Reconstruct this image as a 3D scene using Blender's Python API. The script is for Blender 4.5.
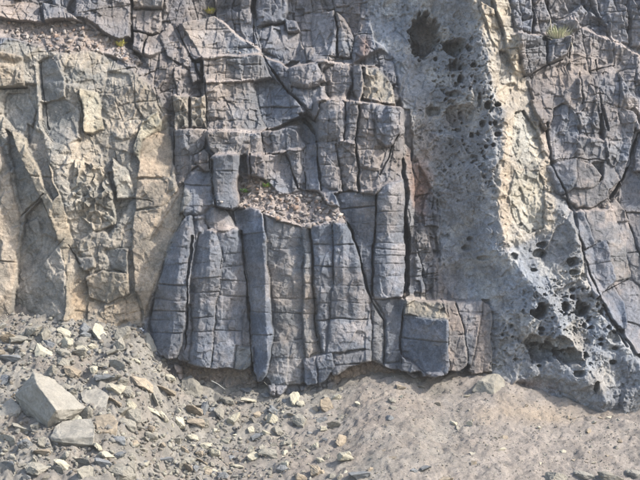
import bpy, bmesh, math, random
import numpy as np
from mathutils import Vector, Matrix, noise as mnoise

for o in list(bpy.data.objects):
    bpy.data.objects.remove(o, do_unlink=True)
scene = bpy.context.scene
COL = scene.collection

# ------------------------------------------------------------------ camera, sky, sun, exposure
CAM_D, CAM_Z, PPM = 30.0, 4.0, 60.0          # 60 px of the 640 px photograph = 1 m at the cliff foot
cam = bpy.data.cameras.new('camera')
cam.sensor_width = 36.0
cam.lens = 36.0 * CAM_D / (640.0 / PPM)
cam.clip_end = 2000.0
camo = bpy.data.objects.new('camera', cam)
COL.objects.link(camo)
camo.location = (0, -CAM_D, CAM_Z)
camo.rotation_euler = (math.radians(90), 0, 0)
scene.camera = camo

SUN_DIR = Vector((0.71, -0.26, 0.65)).normalized()     # towards the sun
elev = math.asin(SUN_DIR.z)
azim = math.atan2(SUN_DIR.x, SUN_DIR.y)
world = bpy.data.worlds.new('World')
scene.world = world
world.use_nodes = True
wn = world.node_tree
sky = wn.nodes.new('ShaderNodeTexSky')
sky.sky_type = 'NISHITA'
sky.sun_disc = False
sky.sun_elevation = elev
sky.sun_rotation = azim
sky.dust_density = 2.0
bg = wn.nodes['Background']
wn.links.new(sky.outputs[0], bg.inputs[0])
bg.inputs[1].default_value = 0.15
sun = bpy.data.lights.new('sun', 'SUN')
sun.energy = 2.6
sun.angle = math.radians(2.0)
sun.color = (1.0, 0.94, 0.87)
suno = bpy.data.objects.new('sun', sun)
COL.objects.link(suno)
suno.rotation_euler = SUN_DIR.to_track_quat('Z', 'Y').to_euler()
suno.location = SUN_DIR * 60
scene.view_settings.view_transform = 'Standard'
scene.view_settings.look = 'None'
scene.view_settings.exposure = 1.4
scene.view_settings.gamma = 1.0

# ------------------------------------------------------------------ numeric helpers
def at(u, v, Y):
    """a place measured on the photograph (px) at world depth Y -> metres"""
    k = (CAM_D + Y) / CAM_D
    return np.array(((u - 320.0) / PPM * k, Y, CAM_Z + (240.0 - v) / PPM * k))

rng = np.random.RandomState(7)
TAB = rng.rand(8, 512, 512).astype(np.float32)

def vnoise(x, y, seed):
    t = TAB[seed % 8]
    o1, o2 = (seed * 37) % 512, (seed * 91) % 512
    xi = np.floor(x).astype(np.int32); yi = np.floor(y).astype(np.int32)
    fx = (x - xi).astype(np.float32); fy = (y - yi).astype(np.float32)
    fx = fx * fx * fx * (fx * (fx * 6 - 15) + 10); fy = fy * fy * fy * (fy * (fy * 6 - 15) + 10)
    x0 = (xi + o1) & 511; x1 = (xi + o1 + 1) & 511; y0 = (yi + o2) & 511; y1 = (yi + o2 + 1) & 511
    a = t[y0, x0]; b = t[y0, x1]; c = t[y1, x0]; d = t[y1, x1]
    return ((a + (b - a) * fx) * (1 - fy) + (c + (d - c) * fx) * fy) * 2 - 1

def fbm(x, y, scale, octs, seed, gain=0.5):
    s = np.zeros(x.shape, np.float32); amp = 1.0; f = 1.0 / scale; tot = 0
    for k in range(octs):
        ca, sa = math.cos(0.6 * k + seed), math.sin(0.6 * k + seed)
        s += amp * vnoise((x * ca - y * sa) * f, (x * sa + y * ca) * f, seed + k * 3)
        tot += amp; amp *= gain; f *= 2.03
    return s / tot

def facets(x, y, sx, sy, seed, tilt=1.0, shear=0.0, k=16.0):
    """angular rock: every Voronoi cell is a plane of its own, joined at short soft edges"""
    gx = (x + shear * y) / sx; gy = y / sy
    xi = np.floor(gx).astype(np.int32); yi = np.floor(gy).astype(np.int32)
    num = np.zeros(x.shape, np.float32); den = np.full(x.shape, 1e-12, np.float32)
    o1, o2 = (seed * 53) % 512, (seed * 29) % 512
    for dy in (-1, 0, 1):
        for dx in (-1, 0, 1):
            ci = xi + dx; cj = yi + dy
            a = (ci + o1) & 511; b = (cj + o2) & 511
            ddx = (gx - ci - TAB[0][b, a]).astype(np.float32); ddy = (gy - cj - TAB[1][b, a]).astype(np.float32)
            hh = (TAB[2][b, a] - 0.5) + tilt * ((TAB[3][b, a] - 0.5) * ddx + (TAB[4][b, a] - 0.5) * ddy)
            w = np.exp(-k * (ddx * ddx + ddy * ddy))
            num += w * hh; den += w
    return num / den

def blocks(x, y, sx, sy, seed, ang, tilt=1.0):
    """jointed rock: courses of uneven blocks, each a plane of its own; returns height and px to the nearest joint"""
    ca, sa = math.cos(ang), math.sin(ang)
    X = x * ca - y * sa; Y_ = x * sa + y * ca
    gx = X / sx + .55 * vnoise(X / (3 * sx), Y_ / (2.2 * sy), seed) + .05 * vnoise(X / sx * 2, Y_ / sy * 2, seed + 1)
    c = np.floor(gx).astype(np.int32); fx = (gx - c).astype(np.float32); ca_ = (c + seed * 31) & 511
    gy = Y_ / sy * (.6 + .9 * TAB[1][(seed * 7) % 512, ca_]) + 9 * TAB[0][(seed * 5) % 512, ca_] + .08 * vnoise(X / sx * 1.5, Y_ / sy * 1.5, seed + 2)
    r = np.floor(gy).astype(np.int32); fy = (gy - r).astype(np.float32); ra = (r + seed * 13) & 511
    h = (TAB[2][ra, ca_] - .5) + tilt * ((TAB[3][ra, ca_] - .5) * (fx - .5) + (TAB[4][ra, ca_] - .5) * (fy - .5)) + .6 * (TAB[5][(seed * 3) % 512, ca_] - .5)
    e = np.minimum(np.minimum(fx, 1 - fx) * sx, np.minimum(fy, 1 - fy) * sy)
    return h.astype(np.float32), e

def pits(x, y, s, prob, seed, rmin=0.18, rmax=0.45):
    gx = x / s; gy = y / s
    xi = np.floor(gx).astype(np.int32); yi = np.floor(gy).astype(np.int32)
    out = np.zeros(x.shape, np.float32)
    o1, o2 = (seed * 61) % 512, (seed * 17) % 512
    for dy in (-1, 0, 1):
        for dx in (-1, 0, 1):
            a = (xi + dx + o1) & 511; b = (yi + dy + o2) & 511
            r = rmin + (rmax - rmin) * TAB[5][b, a] ** 2
            on = TAB[6][b, a] < prob
            ddx = gx - (xi + dx + TAB[0][b, a]); ddy = (gy - (yi + dy + TAB[1][b, a])) * (0.8 + 0.5 * TAB[3][b, a])
            d = np.sqrt(ddx * ddx + ddy * ddy) / r
            p = np.sqrt(np.clip(1.0 - d * d, 0, 1)) * r * on
            out = np.maximum(out, p)
    return out

def blur(a, n):
    """separable box blur, n passes of 3"""
    for _ in range(n):
        b = a.copy()
        b[1:-1] = (a[:-2] + 2 * a[1:-1] + a[2:]) * 0.25
        a = b.copy()
        a[:, 1:-1] = (b[:, :-2] + 2 * b[:, 1:-1] + b[:, 2:]) * 0.25
    return a

def inside(poly, x, y):
    r = np.zeros(x.shape, bool)
    n = len(poly)
    for i in range(n):
        x0, y0 = poly[i]; x1, y1 = poly[(i + 1) % n]
        if y0 == y1: continue
        c = (y0 > y) != (y1 > y)
        r ^= c & (x < (x1 - x0) * (y - y0) / (y1 - y0) + x0)
    return r

def srgb(r, g, b):
    f = lambda c: (c / 255 / 12.92) if c < 10 else ((c / 255 + 0.055) / 1.055) ** 2.4
    return np.array((f(r), f(g), f(b)), np.float32)

# ------------------------------------------------------------------ materials
def rock_material(name, attr=None, color=(0.3, 0.3, 0.3), mottle=0.35, scale=1.0, bump=0.25, rough=0.93, per_object=0.0):
    m = bpy.data.materials.new(name)
    m.use_nodes = True
    nt = m.node_tree; N = nt.nodes; L = nt.links
    p = N['Principled BSDF']
    p.inputs['Roughness'].default_value = rough
    p.inputs['Specular IOR Level'].default_value = 0.25
    tc = N.new('ShaderNodeTexCoord')
    if attr:
        a = N.new('ShaderNodeAttribute'); a.attribute_name = attr
        base = a.outputs['Color']
    else:
        a = N.new('ShaderNodeRGB'); a.outputs[0].default_value = (*color, 1)
        base = a.outputs[0]
    def tex(sc, det, ro):
        t = N.new('ShaderNodeTexNoise')
        t.inputs['Scale'].default_value = sc * scale
        t.inputs['Detail'].default_value = det
        t.inputs['Roughness'].default_value = ro
        L.new(tc.outputs['Object'], t.inputs['Vector'])
        return t.outputs['Fac']
    n1 = tex(2.2, 6, 0.65); n2 = tex(17, 6, 0.7); n3 = tex(70, 3, 0.7)
    def rng_(src, lo, hi):
        r = N.new('ShaderNodeMapRange')
        r.inputs['From Min'].default_value = 0.3; r.inputs['From Max'].default_value = 0.7
        r.inputs['To Min'].default_value = lo; r.inputs['To Max'].default_value = hi
        L.new(src, r.inputs['Value'])
        return r.outputs[0]
    def mul(x, y):
        q = N.new('ShaderNodeMath'); q.operation = 'MULTIPLY'
        L.new(x, q.inputs[0]); L.new(y, q.inputs[1])
        return q.outputs[0]
    f = mul(mul(rng_(n1, 1 - mottle * .6, 1 + mottle * .6), rng_(n2, 1 - mottle * .7, 1 + mottle * .7)), rng_(n3, 1 - mottle * .5, 1 + mottle * .5))
    if per_object:
        oi = N.new('ShaderNodeObjectInfo')
        r = N.new('ShaderNodeMapRange')
        r.inputs['To Min'].default_value = 1 - per_object; r.inputs['To Max'].default_value = 1 + per_object
        L.new(oi.outputs['Random'], r.inputs['Value'])
        f = mul(f, r.outputs[0])
    vm = N.new('ShaderNodeVectorMath'); vm.operation = 'SCALE'
    L.new(base, vm.inputs[0]); L.new(f, vm.inputs['Scale'])
    L.new(vm.outputs[0], p.inputs['Base Color'])
    b = N.new('ShaderNodeBump')
    b.inputs['Strength'].default_value = bump
    b.inputs['Distance'].default_value = 0.03
    ad = N.new('ShaderNodeMath'); ad.operation = 'ADD'
    L.new(n2, ad.inputs[0]); L.new(n3, ad.inputs[1])
    L.new(ad.outputs[0], b.inputs['Height'])
    L.new(b.outputs[0], p.inputs['Normal'])
    return m

def plain_material(name, color, rough=0.8, var=0.25, sc=30, trans=0.0):
    m = bpy.data.materials.new(name)
    m.use_nodes = True
    N = m.node_tree.nodes; L = m.node_tree.links
    p = N['Principled BSDF']; p.inputs['Roughness'].default_value = rough
    tc = N.new('ShaderNodeTexCoord'); t = N.new('ShaderNodeTexNoise')
    t.inputs['Scale'].default_value = sc
    L.new(tc.outputs['Object'], t.inputs['Vector'])
    r = N.new('ShaderNodeMix'); r.data_type = 'RGBA'
    r.inputs['A'].default_value = (*[c * (1 - var) for c in color], 1)
    r.inputs['B'].default_value = (*[min(1, c * (1 + var)) for c in color], 1)
    L.new(t.outputs['Fac'], r.inputs['Factor'])
    L.new(r.outputs['Result'], p.inputs['Base Color'])
    return m

M_CLIFF = rock_material('cliff_rock', attr='rock_colour', mottle=0.5, bump=0.85)
M_GROUND = rock_material('talus_earth', attr='rock_colour', mottle=0.3, bump=0.9, scale=1.6)

# ------------------------------------------------------------------ cliff: sample grid (photograph pixels -> metres)
STEP = 0.53
def axis(lo, a, b, hi):
    mid = np.arange(a, b + 1e-6, STEP)
    out = [mid]; s = STEP; x = mid[-1]; r = []
    while x < hi:
        s = min(s * 1.25, 30); x += s; r.append(x)
    out.append(np.array(r))
    s = STEP; x = mid[0]; l = []
    while x > lo:
        s = min(s * 1.25, 30); x -= s; l.append(x)
    return np.concatenate([np.array(l[::-1]), mid, np.array(r)])
ug = axis(-560, -12, 652, 1150); vg = axis(-330, -12, 424, 500)
U, V = np.meshgrid(ug.astype(np.float32), vg.astype(np.float32))
NV, NU = U.shape

MACRO = [(-560,320,.8),(-560,0,2.6),(-150,320,.6),(0,320,.5),(70,315,.4),(130,315,.5),(0,200,.7),(70,180,.5),(130,180,.7),(0,60,.9),(70,62,.8),(130,95,1.0),(160,120,1.3),
 (60,42,1.15),(60,30,1.55),(100,36,1.6),(30,22,1.6),(50,5,2.2),(130,20,2.3),(60,-100,2.9),(-150,0,2.3),(-150,150,1.0),
 (150,370,.1),(200,370,0),(300,380,-.05),(370,360,0),(200,280,.15),(300,280,.1),(370,280,.12),(190,215,.4),(260,230,.3),(320,225,.3),(390,200,.35),
 (270,200,.65),(300,185,.95),(245,180,.9),(390,120,.85),(340,130,1.0),(350,170,.7),(280,150,1.3),(225,160,1.1),(190,150,1.05),(220,120,1.45),
 (240,80,2.0),(290,90,1.9),(330,80,1.8),(380,70,1.6),(220,20,2.8),(300,20,2.8),(340,40,2.4),(390,20,2.1),(300,-100,3.0),
 (408,60,1.65),(415,100,1.45),(420,150,1.25),(427,200,1.08),(438,270,.68),(450,330,.15),(480,365,.05),(440,20,1.6),(480,20,1.25),(470,100,.85),(498,60,.85),(492,120,.6),(495,180,.3),(525,160,.5),(500,250,.1),(560,230,.35),
 (520,330,-.25),(560,300,-.2),(600,350,-.4),(640,395,-.65),(560,395,-.5),(520,380,-.25),(600,300,.0),
 (530,80,1.5),(560,30,1.9),(620,30,2.1),(560,120,1.1),(620,120,1.3),(580,200,.75),(630,200,1.0),(610,280,.5),(640,330,.2),(790,200,1.0),(790,400,.0),(790,0,2.0),(560,-100,2.6),(790,-100,2.8),
 (0,420,.3),(200,430,-.1),(400,430,-.1),(640,450,-.8),(-150,420,.5),(1150,400,.3),(1150,100,1.8),(300,-330,4.2),(-300,-330,4.2),(900,-330,4.2)]
MC = np.array(MACRO, np.float32)
cu = np.arange(-600, 1210, 10.0); cv = np.arange(-370, 530, 10.0)
CU, CV = np.meshgrid(cu, cv)
num = np.zeros(CU.shape); den = np.zeros(CU.shape)
for (a, b, d) in MC:
    w = 1.0 / ((CU - a) ** 2 + (CV - b) ** 2 + 22.0 ** 2) ** 2.0
    num += w * d; den += w
CM = blur((num / den).astype(np.float32), 2)
def macro(u, v):
    x = (u + 600) / 10; y = (v + 370) / 10
    xi = np.clip(np.floor(x).astype(int), 0, len(cu) - 2); yi = np.clip(np.floor(y).astype(int), 0, len(cv) - 2)
    fx = x - xi; fy = y - yi
    return (CM[yi, xi] * (1 - fx) + CM[yi, xi + 1] * fx) * (1 - fy) + (CM[yi + 1, xi] * (1 - fx) + CM[yi + 1, xi + 1] * fx) * fy
MAC = macro(U, V).astype(np.float32)

# ------------------------------------------------------------------ cliff: styles and traced pieces
STY = {'upper': 0, 'left': 1, 'dike': 2, 'ridge': 3, 'right': 4, 'basalt': 5, 'gravel': 6, 'earth': 7, 'smooth': 8, 'rubbly': 9, 'jointed': 10}
S = np.zeros(U.shape, np.int8)
LAB = np.full(U.shape, -1, np.int32)       # object a sample belongs to
wu = U + 1.3 * fbm(U, V, 9, 3, 3) + 2.4 * fbm(U, V, 34, 2, 5)
wv = V + 1.3 * fbm(U, V, 9, 3, 11) + 2.0 * fbm(U, V, 34, 2, 13)
ru = U + 3.0 * fbm(U, V, 14, 4, 21); rv = V + 3.0 * fbm(U, V, 14, 4, 23)
REG = []
def region(name, sty, poly):
    m = inside(poly, ru, rv)
    S[m] = STY[sty]
    REG.append((name, m))
region('left', 'left', [(-600,70),(0,52),(10,42),(45,50),(60,55),(95,52),(110,58),(130,70),(150,85),(165,110),(172,150),(182,165),(192,200),(170,250),(150,300),(140,345),(140,500),(-600,500)])
region('right', 'right', [(500,-400),(1300,-400),(1300,500),(640,500),(620,330),(598,300),(575,210),(548,150),(530,105),(515,60),(505,20)])
DIKE = [(405,-400),(475,-400),(500,20),(512,60),(530,110),(548,150),(556,190),(572,205),(580,260),(598,300),(625,340),(690,410),(760,500),(480,500),(486,372),(476,300),(446,292),(438,272),(437,200),(427,180),(412,150),(405,120),(395,60),(375,40),(368,10),(365,-400)]
region('dike', 'dike', DIKE)
region('dike_ridge', 'ridge', [(450,-400),(485,-400),(507,0),(513,30),(523,75),(531,105),(546,140),(556,190),(552,232),(530,238),(505,250),(496,215),(495,178),(500,150),(503,112),(490,90),(487,58),(478,22),(455,-20)])
region('centre', 'basalt', [(176,160),(205,130),(205,60),(300,62),(330,100),(410,108),(414,150),(414,300),(490,300),(490,372),(370,370),(320,385),(260,385),(180,366),(147,345),(152,300),(180,215)])

SEG = []           # name, parent piece, style, tone
D0 = np.zeros(U.shape, np.float32)         # protrusion towards the viewer
D0[S == STY['basalt']] = -0.10
RADIUS = np.full(U.shape, 3.0, np.float32); RDEP = np.full(U.shape, 0.03, np.float32); GRO = np.full(U.shape, 0.0, np.float32)
TONE = np.zeros(U.shape + (3,), np.float32); TONE[...] = 1.0
PIECES = []
JG = np.zeros(U.shape, np.float32)
prnd = random.Random(5)
BL, TN, LT, DK, GN = (0.95, 0.99, 1.04), (1.08, 1.0, 0.92), (1.13, 1.12, 1.09), (0.84, 0.86, 0.9), (0.98, 1.02, 0.97)  # rock tints, also painting shade on left-facing pieces and sun on right-facing ones
VWN = [1.1 * fbm(U, V, 16, 3, 41 + q) for q in range(4)]
RDG = 1.2 * fbm(U, V, 20, 2, 77)
VARY = False
G0 = False
def piece(name, poly, d=0.1, rx=0.0, ry=0.0, sty=None, joints=(), ridge=None, round_=(2.5, 0.03), tone=None, label=None, groove=0.05, jit=0.02, part='block'):
    p = np.array(poly, float); c = p.mean(0)
    (u0, v0), (u1, v1) = p.min(0), p.max(0)
    w = np.s_[np.searchsorted(vg, v0 - 7):np.searchsorted(vg, v1 + 7), np.searchsorted(ug, u0 - 7):np.searchsorted(ug, u1 + 7)]
    m = inside(poly, wu[w], wv[w])
    if not m.any(): return
    if VARY and part == 'block':
        d += prnd.uniform(-.07, .1); rx += prnd.uniform(-.25, .2); ry += prnd.uniform(-.12, .2)
    if G0 and groove: groove = .025
    if G0 and VARY: d = .55 * d
    if VARY and sty is None and c[1] > (-50 if c[0] < 420 else 95): sty = 'basalt' if (c[0] > 545 and c[1] > 150) else 'jointed'
    Uw, Vw = U[w], V[w]
    idx = np.zeros(Uw.shape, np.int32)
    vw = Vw + VWN[len(PIECES) % 4][w]
    t = np.clip((Uw - u0) / max(1.0, u1 - u0), 0, 1)
    jg = JG[w]
    for j in joints:
        a, b = j if isinstance(j, tuple) else (j + prnd.uniform(-1, 1), j + prnd.uniform(-1.5, 1.5))
        ln = a + (b - a) * t
        idx += (vw > ln)
        jg[m] = np.maximum(jg[m], (prnd.choice((.015, .03, .05, .07)) * np.exp(-((vw - ln) / .42) ** 2))[m])
    if sty: S[w][m] = STY[sty]
    h = d - rx * (Uw - c[0]) / PPM - ry * (c[1] - Vw) / PPM
    if ridge:
        ut, ub, a, b = ridge
        uc = ut + (ub - ut) * np.clip((Vw - v0) / (v1 - v0), 0, 1) + RDG[w]
        h = h - a * np.maximum(0, uc - Uw) / PPM - b * np.maximum(0, Uw - uc) / PPM
    if name == 'basalt_column':
        cols_ = np.arange(m.shape[1])
        first = np.where(m, cols_, 10 ** 6).min(1); last = np.where(m, cols_, -1).max(1)
        tt = (cols_[None] - first[:, None]) / np.maximum(1, last - first)[:, None]
        h = h - .04 * (2 * np.clip(tt, 0, 1) - 1) ** 2
    k = len(PIECES)
    PIECES.append((name, label, part))
    for s in range(len(joints) + 1):
        ms = m & (idx == s)
        if ms.sum() < 12: continue
        o = 0.0 if not joints else prnd.uniform(-jit, jit)
        tx, ty = (prnd.uniform(-.07, .07), prnd.uniform(-.08, .08)) if joints else (0, 0)
        cc = (Uw[ms].mean(), Vw[ms].mean())
        D0[w][ms] = h[ms] + o + (tx * (Uw[ms] - cc[0]) + ty * (Vw[ms] - cc[1])) / PPM
        LAB[w][ms] = len(SEG)
        SEG.append((k, s))
        TONE[w][ms] = np.array(tone if tone else (1, 1, 1), np.float32) * prnd.uniform(0.9, 1.1)
    RADIUS[w][m] = (1.6 if round_[0] < 6 else 4.5); RDEP[w][m] = (.014 if round_[0] < 6 else round_[1] * .6) * (round_[0] > 0); GRO[w][m] = groove

# --- upper tier
VARY = True
A = piece
A('rock_block', [(-20,-4),(38,3),(42,22),(30,27),(5,19),(-20,12)], .15, ry=.3, rx=.2, tone=TN)
A('rock_block', [(44,4),(66,8),(68,20),(48,23)], .2, rx=.2)
A('rock_slab', [(75,-14),(131,-14),(131,38),(120,40),(105,33),(88,20),(76,17)], .1, rx=-.25, joints=((-2,6),(17,8)), tone=BL)
A('rock_block', [(132,-14),(166,-14),(164,8),(133,8)], .2, tone=LT)
A('rock_block', [(132,9),(164,9),(160,32),(148,34),(133,30)], .15, rx=.2)
A('rock_block', [(133,31),(148,35),(143,56),(133,50)], .25, rx=-.4)
A('rock_block', [(149,36),(160,33),(166,50),(150,57),(144,55)], .2, rx=.3)
A('rock_block', [(168,-14),(180,-14),(196,30),(204,60),(196,62),(180,40),(170,20)], .1, rx=-.5, tone=DK)
A('rock_block', [(160,34),(172,24),(194,60),(192,70),(168,56)], .25, joints=(47,), rx=.2)
A('rock_slab', [(182,26),(215,18),(232,30),(242,42),(262,55),(252,60),(205,61),(196,45)], .12, ry=.35, rx=.15, joints=((33,31),(41,43),(51,50)), tone=LT)
A('rock_block', [(240,-14),(253,-14),(255,40),(250,50),(242,34)], .12, joints=(10,))
A('rock_block', [(256,-14),(285,-14),(290,14),(286,25),(257,28)], .2, rx=-.2, round_=(7,.12), tone=BL)
A('rock_block', [(257,29),(287,26),(300,34),(298,58),(284,62),(262,52)], .12, round_=(7,.12))
A('rock_block', [(286,20),(298,24),(300,33),(288,36)], .25, round_=(5,.1), tone=BL)
A('boulder_face', [(314,16),(335,11),(338,35),(336,58),(314,56),(311,35)], .3, rx=-.5, round_=(6,.12), tone=BL)
A('boulder_face', [(336,12),(346,20),(353,40),(350,58),(338,58),(339,35)], .3, rx=.5, round_=(6,.12), tone=LT)
A('rock_slab', [(205,62),(262,60),(272,80),(253,84),(206,86)], .14, ry=.1, rx=.1, joints=((68,67),(75,78)), tone=LT)
A('rock_slab', [(207,88),(253,84),(263,130),(258,135),(222,132),(215,130),(207,124)], .16, ridge=(211,219,.9,.0), rx=.12, joints=((99,97),(101,106),(112,110),(121,122)), tone=LT)
A('rock_block', [(208,118),(222,120),(222,131),(208,129)], .1, rx=-.4)
A('rock_slab', [(254,86),(270,80),(290,95),(301,115),(268,128),(262,118)], .1, rx=-.35, ry=.2, joints=(97,108), tone=BL)
A('rock_block', [(263,57),(275,60),(286,75),(292,92),(278,84),(270,76)], .12, rx=-.3, tone=DK)
A('boulder_face', [(290,72),(304,62),(318,66),(324,84),(308,90),(294,88)], .3, round_=(9,.22), ry=.2, rx=-.2)
A('boulder_face', [(292,90),(308,92),(324,88),(326,102),(313,117),(302,108)], .3, round_=(8,.2), rx=-.3, tone=BL)
A('boulder_face', [(322,72),(334,66),(347,68),(351,86),(343,104),(328,101),(326,88)], .26, round_=(8,.2), rx=-.2, joints=(86,))
A('rock_block', [(350,68),(360,66),(364,92),(358,104),(352,90)], .3, rx=-.4, round_=(5,.1))
A('rock_block', [(364,68),(378,70),(393,86),(396,106),(376,104),(362,100)], .12, ry=.6, sty='rubbly')
# --- middle tier
A('rock_block', [(173,96),(189,98),(188,129),(174,131)], .12, sty='rubbly', joints=(112,))
A('rock_block', [(190,97),(205,99),(205,128),(190,129)], .1, sty='rubbly', joints=(108,118))
A('rock_block', [(190,62),(203,64),(204,82),(194,86)], .2, joints=(74,))
A('basalt_column', [(174,131),(204,130),(200,156),(191,176),(178,186),(174,165)], .14, ridge=(182,184,.8,.15), round_=(5,.08), tone=LT, joints=(156,))
A('rock_block', [(195,156),(206,154),(207,163),(195,164)], .22, round_=(5,.1))
A('rock_block', [(192,165),(207,164),(207,172),(191,173)], .22, round_=(5,.1))
A('rock_block', [(208,134),(230,133),(250,135),(250,154),(226,156),(214,152)], .1, ry=.3, tone=LT, joints=(146,))
for a, b in ((251,261),(262,271),(272,284)):
    A('rock_block', [(a,137),(b,135),(b+3,154),(a+1,156)], .12, rx=-.25, round_=(4,.08), tone=BL)
A('rock_block', [(285,134),(295,136),(304,150),(300,152),(288,152)], .14, tone=BL)
A('rock_block', [(251,158),(263,156),(268,180),(252,178)], .16, rx=-.4, tone=DK)
A('rock_block', [(264,156),(284,156),(296,178),(300,192),(280,195),(268,182)], .12, rx=.1, ry=.15)
A('rock_block', [(286,154),(300,153),(303,190),(298,190)], .1, rx=-.2)
A('basalt_column', [(301,152),(317,147),(321,193),(304,190)], .12, joints=(170,), tone=BL, ridge=(310,312,.3,.2))
A('basalt_column', [(318,106),(330,103),(341,104),(344,140),(332,143),(319,141)], .12, joints=(122,), round_=(6,.12), rx=-.15, tone=BL)
A('basalt_column', [(344,108),(357,106),(357,145),(345,143)], .16, joints=(126,), round_=(5,.1), tone=BL)
A('basalt_column', [(319,144),(337,141),(341,193),(331,192),(322,185)], .14, joints=((155,153),(165,167),(178,176)), round_=(5,.08))
A('basalt_column', [(338,145),(357,147),(358,192),(343,194)], .18, joints=((159,157),(172,170)), ridge=(346,350,.3,.15))
A('basalt_column', [(358,106),(375,106),(377,140),(384,150),(378,171),(359,167)], .13, joints=(131,150), ridge=(366,368,.3,.2))
A('rock_block', [(376,112),(400,111),(402,134),(390,146),(377,140)], .26, ridge=(390,388,.7,.1), ry=.1, tone=BL, round_=(5,.08), joints=(127,))
A('rock_block', [(359,169),(379,173),(386,152),(392,148),(386,176),(377,193),(360,193)], .14, rx=-.3, tone=BL)
A('rock_block', [(388,176),(394,150),(402,138),(405,178),(380,184)], .16, rx=.1, joints=(160,))
A('basalt_column', [(403,146),(408,150),(411,200),(411,235),(406,215),(404,180)], .2, rx=.3, joints=(180,205), tone=LT, round_=(3,.05))
VARY = False
# --- gravel ledge over the front columns, left ledge
A('scree_ledge', [(240,178),(262,180),(278,196),(300,193),(322,193),(338,208),(345,220),(330,222),(308,228),(285,224),(262,212),(240,208)], .10, ry=.35, sty='gravel', round_=(0,0), groove=0, part='ledge')
A('scree_ledge', [(-30,14),(20,22),(45,25),(65,20),(85,22),(100,35),(125,45),(142,62),(125,64),(105,53),(95,50),(60,52),(45,48),(20,40),(-30,36)], -.06, ry=.15, sty='gravel', round_=(0,0), groove=0, part='ledge')
A('rock_block', [(318,192),(336,190),(340,206),(326,206)], .22, rx=.1, ry=.4, tone=BL)
# --- left wall
G0 = True
A('rock_face', [(-20,52),(6,53),(24,58),(24,86),(0,87),(-20,90)], .14, rx=.15, sty='left', tone=TN, round_=(4,.06))
A('rock_face', [(38,62),(60,54),(66,80),(68,98),(52,102),(40,100)], -.02, rx=-.55, sty='smooth', tone=BL)
A('rock_face', [(40,103),(66,100),(80,108),(82,138),(68,146),(52,140),(44,125)], -.05, rx=-.4, sty='smooth', tone=BL)
A('rock_face', [(4,92),(26,92),(36,112),(32,132),(14,128),(2,112)], -.06, rx=-.4, sty='smooth', tone=BL)
A('rock_face', [(82,90),(98,92),(103,115),(105,130),(93,134),(85,132),(83,110)], .12, rx=.3, sty='smooth', tone=(1.14,1.1,.97))
A('rock_face', [(4,128),(18,140),(30,160),(45,190),(38,204),(22,215),(14,185)], -.07, rx=-.4, sty='smooth', tone=(1,1,1))
A('rock_face', [(24,216),(46,194),(52,210),(58,222),(66,246),(68,272),(76,300),(62,322),(48,322),(30,322),(10,322),(18,255)], -.08, rx=-.4, sty='smooth', tone=(1,1,1), joints=((300,225),))
A('rock_column', [(-30,140),(1,145),(9,175),(19,215),(17,250),(9,322),(-30,322)], .12, rx=.35, sty='smooth', joints=((258,262),), tone=TN, round_=(4,.05))
A('rock_rib', [(12,130),(32,138),(52,170),(66,205),(72,240),(82,258),(91,285),(94,324),(66,324),(66,280),(61,250),(52,218),(38,190),(22,160)], .09, rx=.35, joints=((176,180),(216,220),(250,247)), sty='smooth', tone=(1.16,1.08,.96), round_=(5,.08))
A('rock_face', [(28,122),(44,132),(48,165),(60,195),(54,200),(40,172),(28,148)], -.04, rx=-.2, sty='smooth')
A('rock_face', [(76,160),(104,164),(115,195),(117,224),(96,230),(80,215),(72,190)], .06, sty='rubbly', tone=LT)
A('rock_face', [(112,158),(128,170),(137,197),(118,200),(114,180)], .14, rx=.45, sty='smooth', tone=LT)
A('rock_face', [(142,120),(158,113),(164,128),(156,136),(150,150),(142,165),(134,150)], .12, rx=.2, sty='left', tone=GN)
A('rock_face', [(144,140),(158,132),(172,135),(173,160),(170,176),(136,178),(140,160)], .05, rx=.25, sty='smooth', tone=TN)
A('rock_face', [(137,180),(170,178),(172,198),(160,206),(137,210)], .04, rx=.2, sty='smooth', tone=TN)
A('rock_slab', [(136,212),(160,208),(184,185),(190,197),(172,240),(152,290),(143,315),(136,290),(133,240)], .02, rx=.25, sty='smooth', tone=TN)
A('rock_block', [(84,278),(104,270),(130,272),(131,293),(108,304),(87,297)], .12, rx=-.1, ry=-.2, sty='smooth', tone=(1.0,.96,.9))
A('rock_block', [(106,248),(130,248),(129,272),(113,268)], .08, rx=-.5, sty='smooth', tone=BL)
A('rock_block', [(76,256),(94,258),(95,268),(84,272),(77,266)], .06, rx=-.4, sty='smooth', tone=BL)
A('rock_block', [(86,299),(108,306),(135,295),(141,326),(118,330),(100,328),(87,326)], .08, ry=.3, sty='left', tone=TN)
G0 = False
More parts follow.
